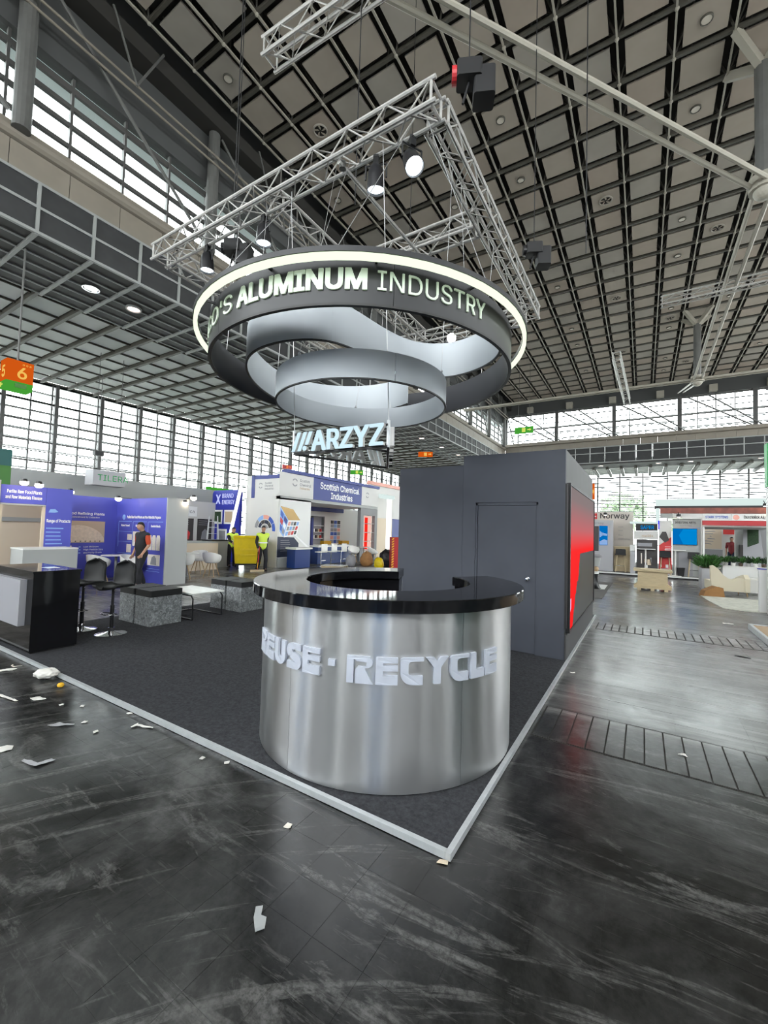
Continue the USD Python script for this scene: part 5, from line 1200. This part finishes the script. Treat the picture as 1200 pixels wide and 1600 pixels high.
# ---- SECTION RIGHT
# --- right hand stands on one low platform
t = thing('stand_platform', 'low dark stand platform with a white front edge, far right', 'platform', (0, 0, 0))
obj('deck', boxm(-4.5, 4.6, 21.15, 31, .0, .118), 'carpet_grey', t); obj('edge_strip', boxm(-4.5, 4.6, 21.10, 21.149, .06, .118), 'white_paint', t); obj('shadow_gap', boxm(-4.5, 4.6, 21.12, 21.149, 0, .059), 'matte_black', t)
PZ = .12
t = thing('tall_grey_wall', 'tall beige grey stand wall with the word Norway across its top', 'exhibition stand')
obj('wall_panel', boxm(-4.0, -.38, 22.6, 22.7, PZ, 2.86), 'warm_grey_panel', t)
text('Norway', .24, '-y', -1.78, 22.595, 2.55, 'print_dark', t, True, 1.22)
obj('red_logo', boxm(-2.1, -1.88, 22.59, 22.6, 2.50, 2.78), 'print_red', t); obj('red_logo', boxm(-2.06, -1.92, 22.585, 22.589, 2.62, 2.65), 'print_white', t)
for k in range(4): text(('north', 'cold', 'fibre', 'engineering')[k], .06, '-y', -.98, 22.595, 2.12 - .17 * k - (.05 if k > 1 else 0), 'print_grey', t)
t = thing('white_display_wall', 'pale display wall with a blue glacier picture and a dark strip, right of the cabin', 'exhibition stand')
obj('wall_panel', boxm(-2.6, -1.14, 21.55, 21.65, PZ, 2.42), 'pale_grey_panel', t)
text('norway', .10, '-y', -2.0, 21.545, 2.24, 'print_grey', t, True); obj('dark_strip', boxm(-1.98, -1.72, 21.53, 21.549, 1.0, 2.14), 'print_dark', t)
p = obj('glacier_picture', boxm(-1.70, -1.36, 21.53, 21.549, 1.28, 2.16), 'screen_blue_b', t)
obj('picture_ice', MB().prism([(-1.69, 1.3), (-1.37, 1.3), (-1.37, 1.5), (-1.5, 1.55), (-1.69, 1.45)], .004, frame((0, 21.53, 0), (1, 0, 0), (0, 0, 1), (0, -1, 0))).prism([(-1.69, 1.62), (-1.55, 1.72), (-1.38, 1.70), (-1.38, 1.80), (-1.6, 1.86), (-1.69, 1.95)], .004, frame((0, 21.53, 0), (1, 0, 0), (0, 0, 1), (0, -1, 0))), 'print_lightblue', p)
t = thing('plywood_counter', 'plain plywood counter behind the black bar stool', 'counter', (-.78, 22.1, PZ)); obj('body', boxm(-.34, .34, -.2, .2, 0, 1.08), 'pine_wood', t); obj('worktop', boxm(-.38, .38, -.24, .24, 1.08, 1.12), 'pine_wood', t)
def wood_stool(label, x, y, seat='matte_black', src=None):
    if src: return dup(src, label, (x, y, PZ), 0)
    t = thing('wooden_stool', label, 'stool', (x, y, PZ))
    obj('seat', MB().prism(sbox(-.16, -.14, .16, .14).buffer(.05), .05, frame((0, 0, .75), (1, 0, 0), (0, 1, 0), (0, 0, 1))), seat, t); obj('backrest', MB().prism(sbox(-.17, .80, .17, .98).buffer(.03), .03, frame((0, .14, 0), (1, 0, 0), (0, 0, 1), (0, -1, 0))), seat, t)
    for a in (-1, 1):
        for b in (-1, 1): obj('leg', MB().tube((a * .13, b * .12, .75), (a * .19, b * .14, 0), .014, 6), 'pine_wood', t)
    obj('footrest', MB().tube((-.18, -.13, .28), (.18, -.13, .28), .011, 6), 'chrome', t); return t
w1 = wood_stool('black seated stool on pale legs in front of the plywood counter', -.85, 21.6)
t = thing('picture_kiosk', 'dark stand wall with a lit name board over a street photo', 'exhibition stand')
obj('name_board', boxm(-.27, .54, 21.42, 21.55, 1.97, 2.28), 'matte_black', t); text('SAPER', .15, '-y', -.10, 21.415, 2.05, 'screen_blue', t, True, .5)
obj('white_panel', boxm(-.34, .56, 21.45, 21.55, 1.60, 1.965), 'offwhite_panel', t); text('mold+', .12, '-y', -.05, 21.445, 1.70, 'print_tan', t, False, .42)
obj('photo_panel', boxm(-.24, .54, 21.45, 21.55, PZ, 1.595), 'print_dark', t)
obj('photo_light', boxm(-.20, .34, 21.44, 21.449, 1.30, 1.45), 'print_grey', t)
for k, (x, z, w, h) in enumerate(((-.08, .55, .05, .45), (.05, .60, .10, .16), (.16, .5, .14, .25), (.06, .32, .12, .18), (.26, .62, .06, .2))): obj('photo_shape', boxm(x, x + w, 21.435, 21.4445, z, z + h), ('powder_white', 'print_tan', 'powder', 'print_white', 'print_grey')[k], t)
obj('roof_board', boxm(-.5, .62, 21.6, 22.4, 2.30, 2.38), 'lit_white', t)
t = thing('leaflet_stand', 'slim pale leaflet stand left of the street photo', 'leaflet stand', (-.38, 21.36, PZ)); obj('column', boxm(-.09, .09, -.06, .06, 0, 1.22), 'pale_grey_panel', t); obj('tray', boxm(-.10, .10, -.09, -.061, .95, 1.22), 'white_paint', t)
t = thing('red_poster_wall', 'slanted red and white poster wall left of the blue television', 'exhibition stand')
obj('wall_panel', boxm(.58, 1.04, 21.5, 21.58, PZ, 2.42), 'offwhite_panel', t)
fr_ = frame((0, 21.5, 0), (1, 0, 0), (0, 0, 1), (0, -1, 0))
obj('red_shape', MB().prism([(.58, .2), (1.04, .2), (1.04, 1.75), (.58, 1.35)], .005, fr_), 'print_red', t); obj('black_shape', MB().prism([(.60, 1.72), (.70, 1.95), (.84, 1.95), (.95, 1.6), (.80, 1.48)], .006, fr_), 'print_dark', t)
for k, (x, z, w, h) in enumerate(((.82, .42, .10, .14), (.80, 1.02, .06, .06), (.80, 1.22, .2, .02), (.80, 1.30, .2, .02), (.62, .45, .06, .1))): obj('white_mark', boxm(x, x + w, 21.491, 21.4945, z, z + h), 'print_white', t)
obj('blue_glow', boxm(.56, .60, 21.49, 21.6, 2.05, 2.42), 'blue_glow', t)
t = thing('television_wall', 'grey stand wall carrying the bright blue television', 'exhibition stand')
obj('wall_panel', boxm(1.07, 2.02, 21.5, 21.6, PZ, 2.50), 'grey_panel', t); obj('side_board', boxm(2.021, 2.06, 21.45, 22.4, PZ, 2.50), 'offwhite_panel', t)
text('INVESTORAL METEL', .085, '-y', 1.15, 21.495, 2.31, 'print_dark', t, True, .72); text('Austria Stand', .07, '-y', 1.32, 21.495, 2.20, 'print_grey', t, False, .4); text('austriamet', .06, '-y', 1.62, 21.495, 2.10, 'print_lightblue', t)
obj('niche', boxm(1.16, 1.75, 21.49, 21.499, .15, 1.12), 'print_grey', t); obj('niche_shade', boxm(1.16, 1.28, 21.48, 21.489, .15, 1.12), 'mid_grey', t)
t = thing('television', 'bright blue television on the grey stand wall', 'television', (1.48, 21.44, 1.76))
obj('casing', boxm(-.42, .42, -.02, .05, -.34, .34), 'matte_black', t); obj('display', boxm(-.405, .405, -.026, -.021, -.325, .325), 'screen_blue', t); obj('display_patch', MB().prism([(-.40, -.32), (-.05, -.32), (-.2, .05), (-.05, .32), (-.40, .32)], .002, frame((0, -.026, 0), (1, 0, 0), (0, 0, 1), (0, -1, 0))), 'screen_blue_b', t)
t = thing('waste_basket', 'black waste basket below the television', 'bin', (1.34, 21.35, PZ)); obj('body', taper(.20, .20, .26, .26, 0, .33, .02), 'matte_black', t); obj('rim', taper(.28, .28, .28, .28, .331, .35, .02), 'matte_black', t)
def high_table(label, x, y):
    t = thing('high_table', label, 'table', (x, y, PZ)); obj('tabletop', boxm(-.36, .36, -.12, .12, 1.05, 1.08), 'white_plastic', t); obj('column', MB().tube((0, 0, .02), (0, 0, 1.05), .03, 10), 'white_plastic', t); obj('foot', boxm(-.2, .2, -.11, .11, 0, .02), 'white_plastic', t)
high_table('high white table in front of the street photo', .10, 21.31)
high_table('high white table in front of the television wall', 1.15, 21.31)
wood_stool('black seated stool in front of the red poster wall', .80, 21.32, src=w1); wood_stool('black seated stool to the right below the television', 1.78, 21.32, src=w1)
# header over the right hand stands
t = thing('red_header_stand', 'open stand with a red and cream fascia of company names, far right', 'exhibition stand')
obj('top_band', boxm(.62, 4.6, 21.25, 21.4, 2.72, 2.95), 'wood_red', t)
for k, (x0, x1, m_) in enumerate(((.62, 1.06, 'grey_panel'), (1.07, 2.06, 'offwhite_panel'), (2.07, 2.97, 'white_paint'), (2.98, 4.6, 'white_paint'))): obj('fascia', boxm(x0, x1, 21.27, 21.37, 2.44 + (.08 if k < 2 else 0), 2.715), m_, t)
text('STARK SYSTEMS', .10, '-y', 2.15, 21.268, 2.53, 'print_blue', t, True, .72); text('Durchblick Alu', .11, '-y', 3.35, 21.268, 2.53, 'print_dark', t, True, .62); plate('red_logo', '-y', 3.12, 0, 21.27, 0, 0, 'print_salmon', t, .006, Polygon(arcpts(0, 2.57, .1, .1, 0, 350, 18)))
obj('lower_band', boxm(2.06, 4.6, 21.26, 21.38, 2.25, 2.435), 'red_paint', t); obj('soffit_board', boxm(2.06, 4.6, 21.4, 26.5, 2.19, 2.24), 'offwhite_panel', t); obj('side_post', boxm(2.07, 2.14, 21.4, 21.5, PZ, 2.18), 'white_paint', t)
obj('lit_fascia', boxm(.5, 4.7, 22.6, 22.7, 3.12, 3.42), 'lit_white', t); obj('dark_edge', boxm(.45, 4.7, 22.5, 22.75, 3.0, 3.11), 'matte_black', t); obj('end_light', boxm(.5, .62, 22.3, 22.5, 2.3, 3.0), 'lit_white', t)
obj('back_wall', boxm(1.9, 6.2, 28.9, 29.0, PZ, 2.9), 'offwhite_panel', t); obj('dark_wall', boxm(4.35, 6.2, 26.9, 27.0, PZ, 2.9), 'mid_grey', t); obj('grey_pillar', boxm(3.95, 4.3, 27.2, 27.5, PZ, 2.9), 'grey_panel', t)
obj('poster', boxm(2.72, 3.62, 28.88, 28.899, 1.18, 2.7), 'cream_wall', t)
for k in range(7): obj('poster_figure', MB().prism([(2.8 + .1 * (k % 4), 1.45 + .13 * k), (3.2 + .08 * (k % 3), 1.42 + .14 * k), (3.15 + .08 * (k % 3), 1.46 + .14 * k), (2.82 + .1 * (k % 4), 1.5 + .13 * k)], .005, frame((0, 28.88, 0), (1, 0, 0), (0, 0, 1), (0, -1, 0))), 'print_grey', t)
obj('lower_board', boxm(2.70, 3.66, 28.87, 28.899, .3, 1.15), 'print_grey', t); text('simply better', .12, '-y', 2.95, 28.868, .72, 'print_dark', t, True, .55)
obj('red_sign', boxm(3.66, 4.25, 28.6, 28.7, 1.98, 2.32), 'print_red', t); obj('small_poster', boxm(2.28, 2.42, 28.87, 28.899, 2.1, 2.6), 'print_lightblue', t); obj('dark_poster', boxm(2.0, 2.26, 28.86, 28.899, 1.2, 2.6), 'print_dark', t)
obj('red_panel', MB().prism([(2.0, .4), (2.3, .4), (2.3, 1.1), (2.0, 1.45)], .01, frame((0, 28.85, 0), (1, 0, 0), (0, 0, 1), (0, -1, 0))), 'print_red', t)
obj('literature_rack', boxm(4.1, 4.35, 27.0, 27.19, .5, 1.45), 'print_dark', t)
t = thing('roll_banner', 'tall pale banner with a green top standing slightly askew behind the plants', 'banner', (4.35, 25.6, PZ), -8)
obj('sheet', MB().prism([(-.35, .1), (.42, .1), (.25, 2.1), (-.35, 2.1)], .02, frame((0, 0, 0), (1, 0, 0), (0, 0, 1), (0, -1, 0))), 'pale_grey_panel', t); obj('print', MB().prism([(-.2, 1.25), (.2, 1.45), (.2, 2.08), (-.2, 2.08)], .005, frame((0, -.02, 0), (1, 0, 0), (0, 0, 1), (0, -1, 0))), 'leaf_dark', t); obj('foot', boxm(-.38, .44, -.12, .12, 0, .1), 'rail_grey', t)
for k, (x, y, z, lab) in enumerate(((1.25, 21.0, 2.60, 'lit spotlight in front of the fascia over the television'), (-1.5, 22.2, 2.72, 'lit spotlight over the word Norway'), (3.95, 21.05, 3.02, 'lit spotlight on top of the red band at far right'))):
    t = thing('stand_spotlight', lab, 'lamp', (x, y, z)); obj('head', MB().lathe([(0, .08), (.07, .08), (.09, -.03), (.07, -.03), (0, 0)], n=16), 'matte_black', t); obj('bulb', MB().lathe([(0, -.05), (.05, -.045), (.08, -.02), (0, -.02)], n=16), 'booth_lamp', t); obj('arm', MB().tube((0, .05, .06), (0, .3 if k != 1 else .40, .2 if k != 1 else .06), .012, 6), 'matte_black', t)
# planters, plants, lounge
def leaves(n, rx, ry, h, seed, L=.16, w=.03, z0=0.0):
    r = np.random.RandomState(seed); v = []; f = []
    for k in range(n):
        a = r.rand() * 6.283; rr = math.sqrt(r.rand()); b = np.array([rx * rr * math.cos(a), ry * rr * math.sin(a), z0 + h * r.rand() * .6])
        d = np.array([math.cos(a) * .8 * r.rand(), math.sin(a) * .8 * r.rand(), .5 + .6 * r.rand()]); d /= np.linalg.norm(d); s_ = np.cross(d, r.randn(3)); s_ /= np.linalg.norm(s_); ll = L * (.6 + .7 * r.rand())
        i = len(v); v += [b, b + d * ll * .5 + s_ * w, b + d * ll + np.array([d[0], d[1], -.3]) * ll * .25, b + d * ll * .5 - s_ * w]; f += [[i, i + 1, i + 2], [i, i + 2, i + 3]]
    return trimesh.Trimesh(np.array(v), f, process=False)
t = thing('square_planter', 'square white planter with a bushy green plant left of the cream sofa', 'planter', (1.88, 18.1, 0))
obj('box', boxm(-.2, .22, -.48, .48, 0, .70), 'pale_grey_panel', t); obj('soil', boxm(-.18, .20, -.46, .46, .70, .71), 'bark', t); obj('foliage', leaves(520, .26, .45, .42, 3, .24, .035, .7), 'leaf', t)
t = thing('planter_wall', 'long white low wall behind the cream sofa', 'planter', (2.95, 17.9, 0)); obj('wall', boxm(-.70, .95, -.12, .25, 0, .80), 'white_paint', t); obj('ledge', boxm(-.70, .95, -.14, .27, .801, .82), 'white_paint', t)
for k in range(8):
    x = 2.36 + .19 * k
    t = thing('potted_plant', 'small potted plant on the white low wall, ' + ORD[k] + ' from the left of its row', 'plant', (x, 17.97, .82), 37 * k, 'potted plants along the white low wall')
    obj('pot', MB().lathe([(0, 0), (.05, 0), (.065, .10), (.055, .10), (0, .09)], n=14), ('concrete_pot', 'white_plastic', 'bark')[k % 3], t); obj('foliage', leaves(70, .08, .08, .16, 20 + k, .17, .026, .09), 'leaf_dark' if k % 2 else 'leaf', t)
t = thing('cream_sofa', 'cream sofa with a wavy curved back on wooden legs, seen from behind', 'sofa', (2.20, 16.45, 0), 8)
bk = [(-.45, .14), (.42, .14), (.42, .40)] + [(.42 - .04 * k, .40 + .14 * math.sin(min(1, k / 4) * 1.57) - (.0 if k < 6 else .02 * (k - 6))) for k in range(1, 10)] + [(-.05, .50), (-.18, .60), (-.30, .78), (-.42, .88), (-.47, .86)]
obj('back', MB().prism(Polygon(bk).buffer(.01), .14, frame((0, -.10, 0), (1, 0, 0), (0, 0, 1), (0, -1, 0))), 'sofa_cream', t)
obj('seat', MB().prism(sbox(-.42, -.09, .38, .50).buffer(.04), .26, frame((0, 0, .15), (1, 0, 0), (0, 1, 0), (0, 0, 1))), 'sofa_cream', t)
obj('arm', MB().prism(Polygon([(-.24, .14), (.5, .14), (.5, .5), (-.1, .62), (-.24, .52)]).buffer(.02), .12, frame((.34, 0, 0), (0, 1, 0), (0, 0, 1), (1, 0, 0))), 'sofa_cream', t)
for a, b in ((-.38, -.18), (.40, -.18), (-.38, .45), (.38, .45)): obj('leg', MB().tube((a, b, .15), (a * 1.04, b, 0), .022, 8, .014), 'oak_wood', t)
t = thing('side_table', 'small white side table beside the cream sofa', 'table', (2.98, 17.2, 0)); obj('tabletop', boxm(-.25, .25, -.2, .2, .46, .50), 'white_plastic', t); obj('column', boxm(-.2, .2, -.16, .16, .06, .459), 'white_paint', t)
for a in (-1, 1): obj('leg', boxm(a * .17 - .02, a * .17 + .02, -.12, .12, 0, .06), 'rail_grey', t)
tag(obj('rug', MB().prism([(1.45, 15.6), (1.50, 14.6), (1.66, 13.1), (2.0, 12.95), (2.33, 12.95), (3.2, 13.2), (3.4, 15.6)], .012, frame((0, 0, .001), (1, 0, 0), (0, 1, 0), (0, 0, 1))), 'rug'), 'pale woven rug in front of the cream sofa', 'rug')
t = thing('cardboard_box', 'brown cardboard sheet box lying by the cream sofa', 'box', (1.72, 15.72, .0), 12); obj('body', MB().prism([(-.26, 0), (.26, 0), (.22, .26), (.08, .30), (-.20, .16)], .35, frame((0, .17, 0), (1, 0, 0), (0, 0, 1), (0, -1, 0))), 'cardboard', t); obj('flap', MB().prism([(.22, .26), (.26, .0), (.275, .0), (.235, .27)], .34, frame((0, .165, 0), (1, 0, 0), (0, 0, 1), (0, -1, 0))), 'cardboard', t)
t = thing('shipping_crate', 'pale wooden crate standing in the aisle at right', 'crate', (.26, 16.15, 0))
obj('body', boxm(-.40, .40, -.3, .3, .12, .60), 'pine_wood', t); obj('lid', boxm(-.52, .52, -.40, .40, .60, .66), 'pine_wood', t); obj('base', boxm(-.50, .50, -.38, .38, .06, .12), 'pine_wood', t)
for a in (-.36, 0, .36): obj('runner', boxm(a - .05, a + .05, -.38, .38, 0, .06), 'pine_wood', t)
for a in (-.40, .37): obj('batten', boxm(a, a + .03, -.315, -.301, .12, .60), 'pine_wood', t)
for a in (0, 1): obj('side_foot', MB().prism([(0, 0), (.12, 0), (0, .10)], .5, frame(((.40, -.401) [1 - a] if False else (.402 if a else -.402), .25, .12), ((1 if a else -1), 0, 0), (0, 0, 1), (0, -1 if a else 1, 0)) if a else frame((-.402, -.25, .12), (-1, 0, 0), (0, 0, 1), (0, 1, 0))), 'pine_wood', t)
t = thing('white_partition', 'short white partition end beside the green topped post at the right edge', 'partition', (2.45, 13.05, 0)); obj('board', boxm(-.14, .35, -.06, .06, .002, 1.0), 'white_paint', t); obj('cap', boxm(-.15, .36, -.07, .07, 1.0, 1.02), 'royal_blue', t)
t = thing('green_topped_post', 'tall white post with a green sign top at the right edge', 'sign post', (2.62, 12.75, 0)); obj('post', boxm(-.2, .5, -.1, .1, .001, 2.9), 'white_paint', t); obj('green_top', boxm(-.22, .52, -.12, .12, 2.9, 3.9), 'print_green', t); obj('dark_mark', boxm(-.16, .4, -.125, -.121, 3.0, 3.7), 'matte_black', t)
t = thing('corner_platform', 'low platform with a cork top cut by the right edge', 'platform', (0, 0, 0)); obj('deck', boxm(1.74, 5.0, 7.6, 10.4, 0, .085), 'cork', t); obj('edge_strip', boxm(1.69, 1.739, 7.6, 10.45, 0, .10), 'aluminium_edge', t); obj('edge_strip', boxm(1.74, 5.0, 10.401, 10.45, 0, .10), 'aluminium_edge', t)
tag(obj('floor_mat', boxm(-2.6, -.92, 12.7, 17.4, .001, .012), 'carpet_grey'), 'dark grey carpet patch on the floor behind the cabin', 'mat'); tag(obj('white_board', boxm(-1.30, -1.02, 14.9, 16.3, .0125, .02), 'white_paint'), 'white sheet lying on the dark carpet patch', 'board')
t = thing('pedestal_stool', 'stool with a black flared foot and a padded grey and wooden top behind the cabin', 'stool', (-1.28, 15.0, .0125))
obj('foot', MB().lathe([(0, 0), (.17, 0), (.12, .05), (.07, .18), (.055, .34), (.07, .46), (0, .46)], n=20), 'satin_black', t, smooth=40); obj('collar', MB().lathe([(0, .46), (.09, .46), (.09, .54), (0, .54)], n=18), 'white_paint', t); obj('wooden_hub', MB().ball((0, 0, .62), .09, 2), 'oak_wood', t); obj('body', MB().lathe([(0, .70), (.10, .70), (.15, .98), (0, .98)], n=18), 'grey_panel', t); obj('cushion', MB().lathe([(0, .98), (.17, .98), (.18, 1.04), (.13, 1.08), (0, 1.08)], n=20), 'mid_grey', t)

# --- hanging signs
t = thing('gate_number_sign', 'orange hanging box sign with a yellow number 6 over a green exit strip', 'hanging sign', (-11.5, 3.41, 4.48))
obj('box', boxm(-.38, 0, -.21, .25, .16, .62), 'sign_orange', t); text('6', .24, '+x', -.06, .001, .24, 'sign_six', t, True); text('5', .24, '-y', -.28, -.211, .24, 'sign_six', t, True)
text('o o a', .05, '+x', .05, .001, .53, 'sign_six', t); obj('exit_strip', boxm(-.38, 0, -.21, .25, .0, .155), 'exit_green', t); obj('exit_mark', boxm(.001, .006, -.06, .14, .03, .12), 'banner_green', t); obj('arrow', MB().prism([(-.35, .03), (-.25, .03), (-.25, .06), (-.18, .06), (-.18, .09), (-.25, .09), (-.25, .13), (-.35, .13)], .005, frame((0, -.211, 0), (1, 0, 0), (0, 0, 1), (0, -1, 0))), 'exit_yellow', t)
obj('hanger', MB().tube((-.19, .02, .62), (-.19, .02, 3.2), .02, 8), 'steel_grey', t)
t = thing('green_banner', 'teal to green hanging banner cut by the left edge', 'banner', (-15.0, 0, 0)); obj('upper', boxm(-.05, 0, 2.6, 4.42, 3.15, 3.60), 'banner_teal', t); obj('lower', boxm(-.05, 0, 2.6, 4.42, 2.58, 3.149), 'banner_green', t); obj('hanger', MB().tube((-.02, 3.6, 3.6), (-.02, 3.6, 7.9), .012, 5), 'steel_grey', t)
def exit_sign(label, x, y, z, w, h, yaw, m1='exit_green', m2='exit_yellow', top=ZC):
    t = thing('exit_sign', label, 'exit sign', (x, y, z), yaw); obj('box', boxm(-w / 2, w / 2, -.08, .08, 0, h), m1, t); obj('pictogram', boxm(-w * .10, w * .10, -.09, -.081, h * .15, h * .85), m2, t); obj('arrow', MB().prism([(w * .2, h * .4), (w * .32, h * .4), (w * .32, h * .25), (w * .42, h * .5), (w * .32, h * .75), (w * .32, h * .6), (w * .2, h * .6)], .008, frame((0, -.08, 0), (1, 0, 0), (0, 0, 1), (0, -1, 0))), m2, t)
    obj('hanger', MB().tube((-w * .3, 0, h), (-w * .3, 0, top - z), .012, 5).tube((w * .3, 0, h), (w * .3, 0, top - z), .012, 5), 'steel_grey', t)
exit_sign('green exit sign hanging before the far end window', -7.15, 30, 8.8, 1.25, .42, 0)
exit_sign('small yellow green exit sign just left below the triangular letter sign', -15.4, 21.5, 5.15, .80, .26, 40, top=7.95)
exit_sign('small red orange sign hanging before the left windows', -17.5, 17.5, 5.05, .55, .22, 60, 'red_paint', 'print_orange', 7.95)
exit_sign('small orange sign hanging just above the dark cabin', -11.6, 23.5, 6.35, .9, .30, 25, 'sign_orange', 'sign_six', 7.75)
exit_sign('small orange sign to the right of the dark cabin, before the far windows', -3.93, 41.5, 4.98, .55, 1.4, 0, 'sign_orange', 'sign_six', 7.55)
t = thing('camera_unit', 'small dark device on a rod before the left windows', 'camera', (-19.5, 8.55, 4.45)); obj('body', boxm(-.12, .12, -.16, .16, 0, .18), 'matte_black', t); obj('rod', MB().tube((0, 0, .18), (0, 0, 3.5), .012, 6), 'steel_grey', t)

# --- litter on the floor
def scrap(name, pts_, loc, rz, m_, label, h=.004, cat='litter', group=None):
    m = trimesh.creation.extrude_polygon(Polygon(pts_).buffer(0), h, engine='earcut'); v, f = trimesh.remesh.subdivide_to_size(m.vertices, m.faces, .02); v[:, 2] += .010 * (meshkit.noise(v * 28, len(label)) ) ; m = trimesh.Trimesh(v, f, process=False); m.vertices[:, 2] -= m.vertices[:, 2].min()
    m.apply_transform(rotz(math.radians(rz), (loc[0], loc[1], .003))); return tag(obj(name, m, m_), label, cat, group)
scrap('curled_tape', arcpts(0, 0, .06, .05, 180, 360, 10) + arcpts(0, 0, .045, .035, 360, 180, 10), (-6.03, 1.95), 30, 'powder_white', 'curled cream paper strip by the stage edge under the black counter')
scrap('paper_scrap', [(-.09, 0), (-.03, .04), (.09, .02), (.06, -.03), (-.05, -.03)], (-5.93, 1.82), 60, 'paper', 'flat white paper piece at the left edge of the floor')
m = trimesh.creation.icosphere(3, 1.0); v = m.vertices; v = v * (1 + .5 * (meshkit.fbm(v * 3, 3, 5) - .5)[:, None]) * [.11, .075, .05]; v[:, 2] -= v[:, 2].min(); m = trimesh.Trimesh(v, m.faces, process=False); m.apply_transform(rotz(.9, (-5.31, 1.965, .003))); tag(obj('crumpled_bag', m, 'paper', smooth=50), 'crumpled white bag lying against the stage edge', 'litter')
m = trimesh.creation.icosphere(2, 1.0); v = m.vertices * [.035, .03, .022]; v = v * (1 + .4 * (meshkit.noise(m.vertices * 3, 9) - .5)[:, None]); v[:, 2] -= v[:, 2].min(); m = trimesh.Trimesh(v, m.faces, process=False); m.apply_translation((-4.92, 1.945, .003)); tag(obj('orange_cap', m, 'tape_yellow'), 'small yellow orange cap by the stage edge', 'litter')
scrap('paper_scrap', [(-.08, 0), (-.02, .035), (.08, .02), (.07, -.02), (-.02, -.03)], (-4.76, 1.70), 20, 'paper', 'white rounded paper scrap below the crumpled bag')
scrap('paper_strip', [(-.16, -.012), (.15, -.02), (.16, .0), (-.15, .014)], (-5.0, 1.56), 10, 'paper', 'long white paper strip near the left edge')
scrap('paper_strip', [(-.02, -.04), (.0, -.045), (.01, -.01), (.16, .01), (.15, .025), (.0, .012), (-.02, .03)], (-3.51, 1.94), 12, 'paper', 'white torn strip with a hook close to the stage edge')
scrap('tape_scrap', [(-.1, -.02), (-.04, .03), (.02, .02), (.09, .035), (.1, .02), (.0, -.02), (-.06, -.035)], (-4.0, 1.60), 25, 'pale_grey_panel', 'grey tape piece with a tail in the left foreground')
scrap('tape_scrap', [(-.10, -.03), (.03, -.02), (.06, .05), (.10, .05), (.07, -.05), (.0, -.06), (-.09, -.05)], (-3.53, 1.29), 10, 'pale_grey_panel', 'bent grey tape piece in the left foreground')
scrap('paper_scrap', [(-.05, -.03), (.03, -.04), (.05, .02), (.0, .045), (-.04, .02)], (-3.9, 1.225), 0, 'paper', 'white paper scrap cut by the left edge in the foreground')
scrap('paper_crumb', [(-.02, -.018), (.02, -.015), (.018, .016), (-.012, .02)], (-1.667, 1.783), 20, 'powder_white', 'cream crumb alone on the dark floor before the stage edge')
t = scrap('plastic_film', [(-.025, -.05), (.012, -.055), (.03, -.01), (.012, .012), (.03, .055), (.0, .06), (-.018, .015)], (-1.37, 1.31), 60, 'film', 'glossy crumpled plastic film in the centre foreground', .003)
for k, (x, y) in enumerate(((-4.44, 1.77), (-3.91, 1.73), (-3.66, 1.70), (-4.26, 1.86), (-3.78, 2.02), (-2.46, 2.0), (-2.65, 1.94), (-1.36, 2.31))):
    z = 0 if y < 2.04 else SZ
    scrap('paper_crumb', [(-.022, -.012), (.015, -.018), (.024, .008), (-.005, .018)], (x, y), 50 * k, 'paper', ('tiny white paper crumb on the dark floor along the stage edge' if z == 0 else 'tiny white paper crumb on the carpet at the foot of the counter'), group='paper crumbs along the stage edge' if z == 0 else None) if z == 0 else tag(obj('paper_crumb', boxm(x - .012, x + .012, y - .009, y + .009, SZ, SZ + .004), 'paper'), 'tiny white crumb on the carpet before the counter', 'litter')
scrap('yellow_tape', [(-.035, -.012), (.02, -.014), (.022, .01), (-.02, .012)], (-.845, 2.03), 20, 'powder', 'yellowish tape bit under the front corner of the stage')
scrap('paper_scrap', [(-.10, -.05), (.08, -.06), (.11, .04), (-.06, .06)], (1.43, 10.75), 15, 'paper', 'white paper scrap in the right hand aisle'); scrap('dark_offcut', [(-.09, -.03), (.09, -.02), (.08, .03), (-.08, .02)], (1.21, 7.85), -10, 'matte_black', 'dark offcut on the shiny floor at right'); scrap('paper_crumb', [(-.03, -.02), (.03, -.015), (.02, .02)], (-.72, 5.6), 0, 'paper', 'white crumb on the floor beside the cabin corner'); scrap('paper_crumb', [(-.03, -.015), (.03, -.02), (.02, .02)], (.26, 4.02), 0, 'paper', 'white crumb on the near duct covers'); scrap('green_scrap', [(-.02, -.012), (.025, -.01), (.01, .015)], (.78, 2.62), 0, 'print_green', 'tiny green scrap on the dark floor at right')
# --- trees outside
def tree(label, x, y, h, r, seed):
    t = thing('tree', label, 'tree', (x, y, -.3)); rr = np.random.RandomState(seed)
    obj('trunk', MB().tube((0, 0, 0), (0, 0, h * .6), .22, 8, .12), 'bark', t)
    v = []; f = []
    for k in range(900):
        d = rr.randn(3); d /= np.linalg.norm(d); b = d * r * (.55 + .45 * rr.rand()) * [1, 1, .8] + [0, 0, h - r * .8]; a = rr.randn(3) * .35; c = rr.randn(3) * .35; i = len(v); v += [b, b + a, b + a + c, b + c]; f += [[i, i + 1, i + 2], [i, i + 2, i + 3]]
    obj('crown', trimesh.Trimesh(np.array(v), f, process=False), 'tree_leaf', t)
for k, (x, y, h, r) in enumerate(((-42, 17, 5.6, 1.8), (-46, 25, 5.6, 2), (-40, 11.0, 5.2, 1.6), (-2.2, 68, 8.0, 3.0), (6, 78, 6.5, 2.4))):
    tree(('pale green tree outside the left windows, second from the left', 'pale green tree outside the left windows, behind the hanging box sign', 'pale green tree outside the left windows, leftmost one', 'pale green tree outside the far end windows', 'pale green tree outside the far end windows, right one')[k], x, y, h, r, 40 + k)
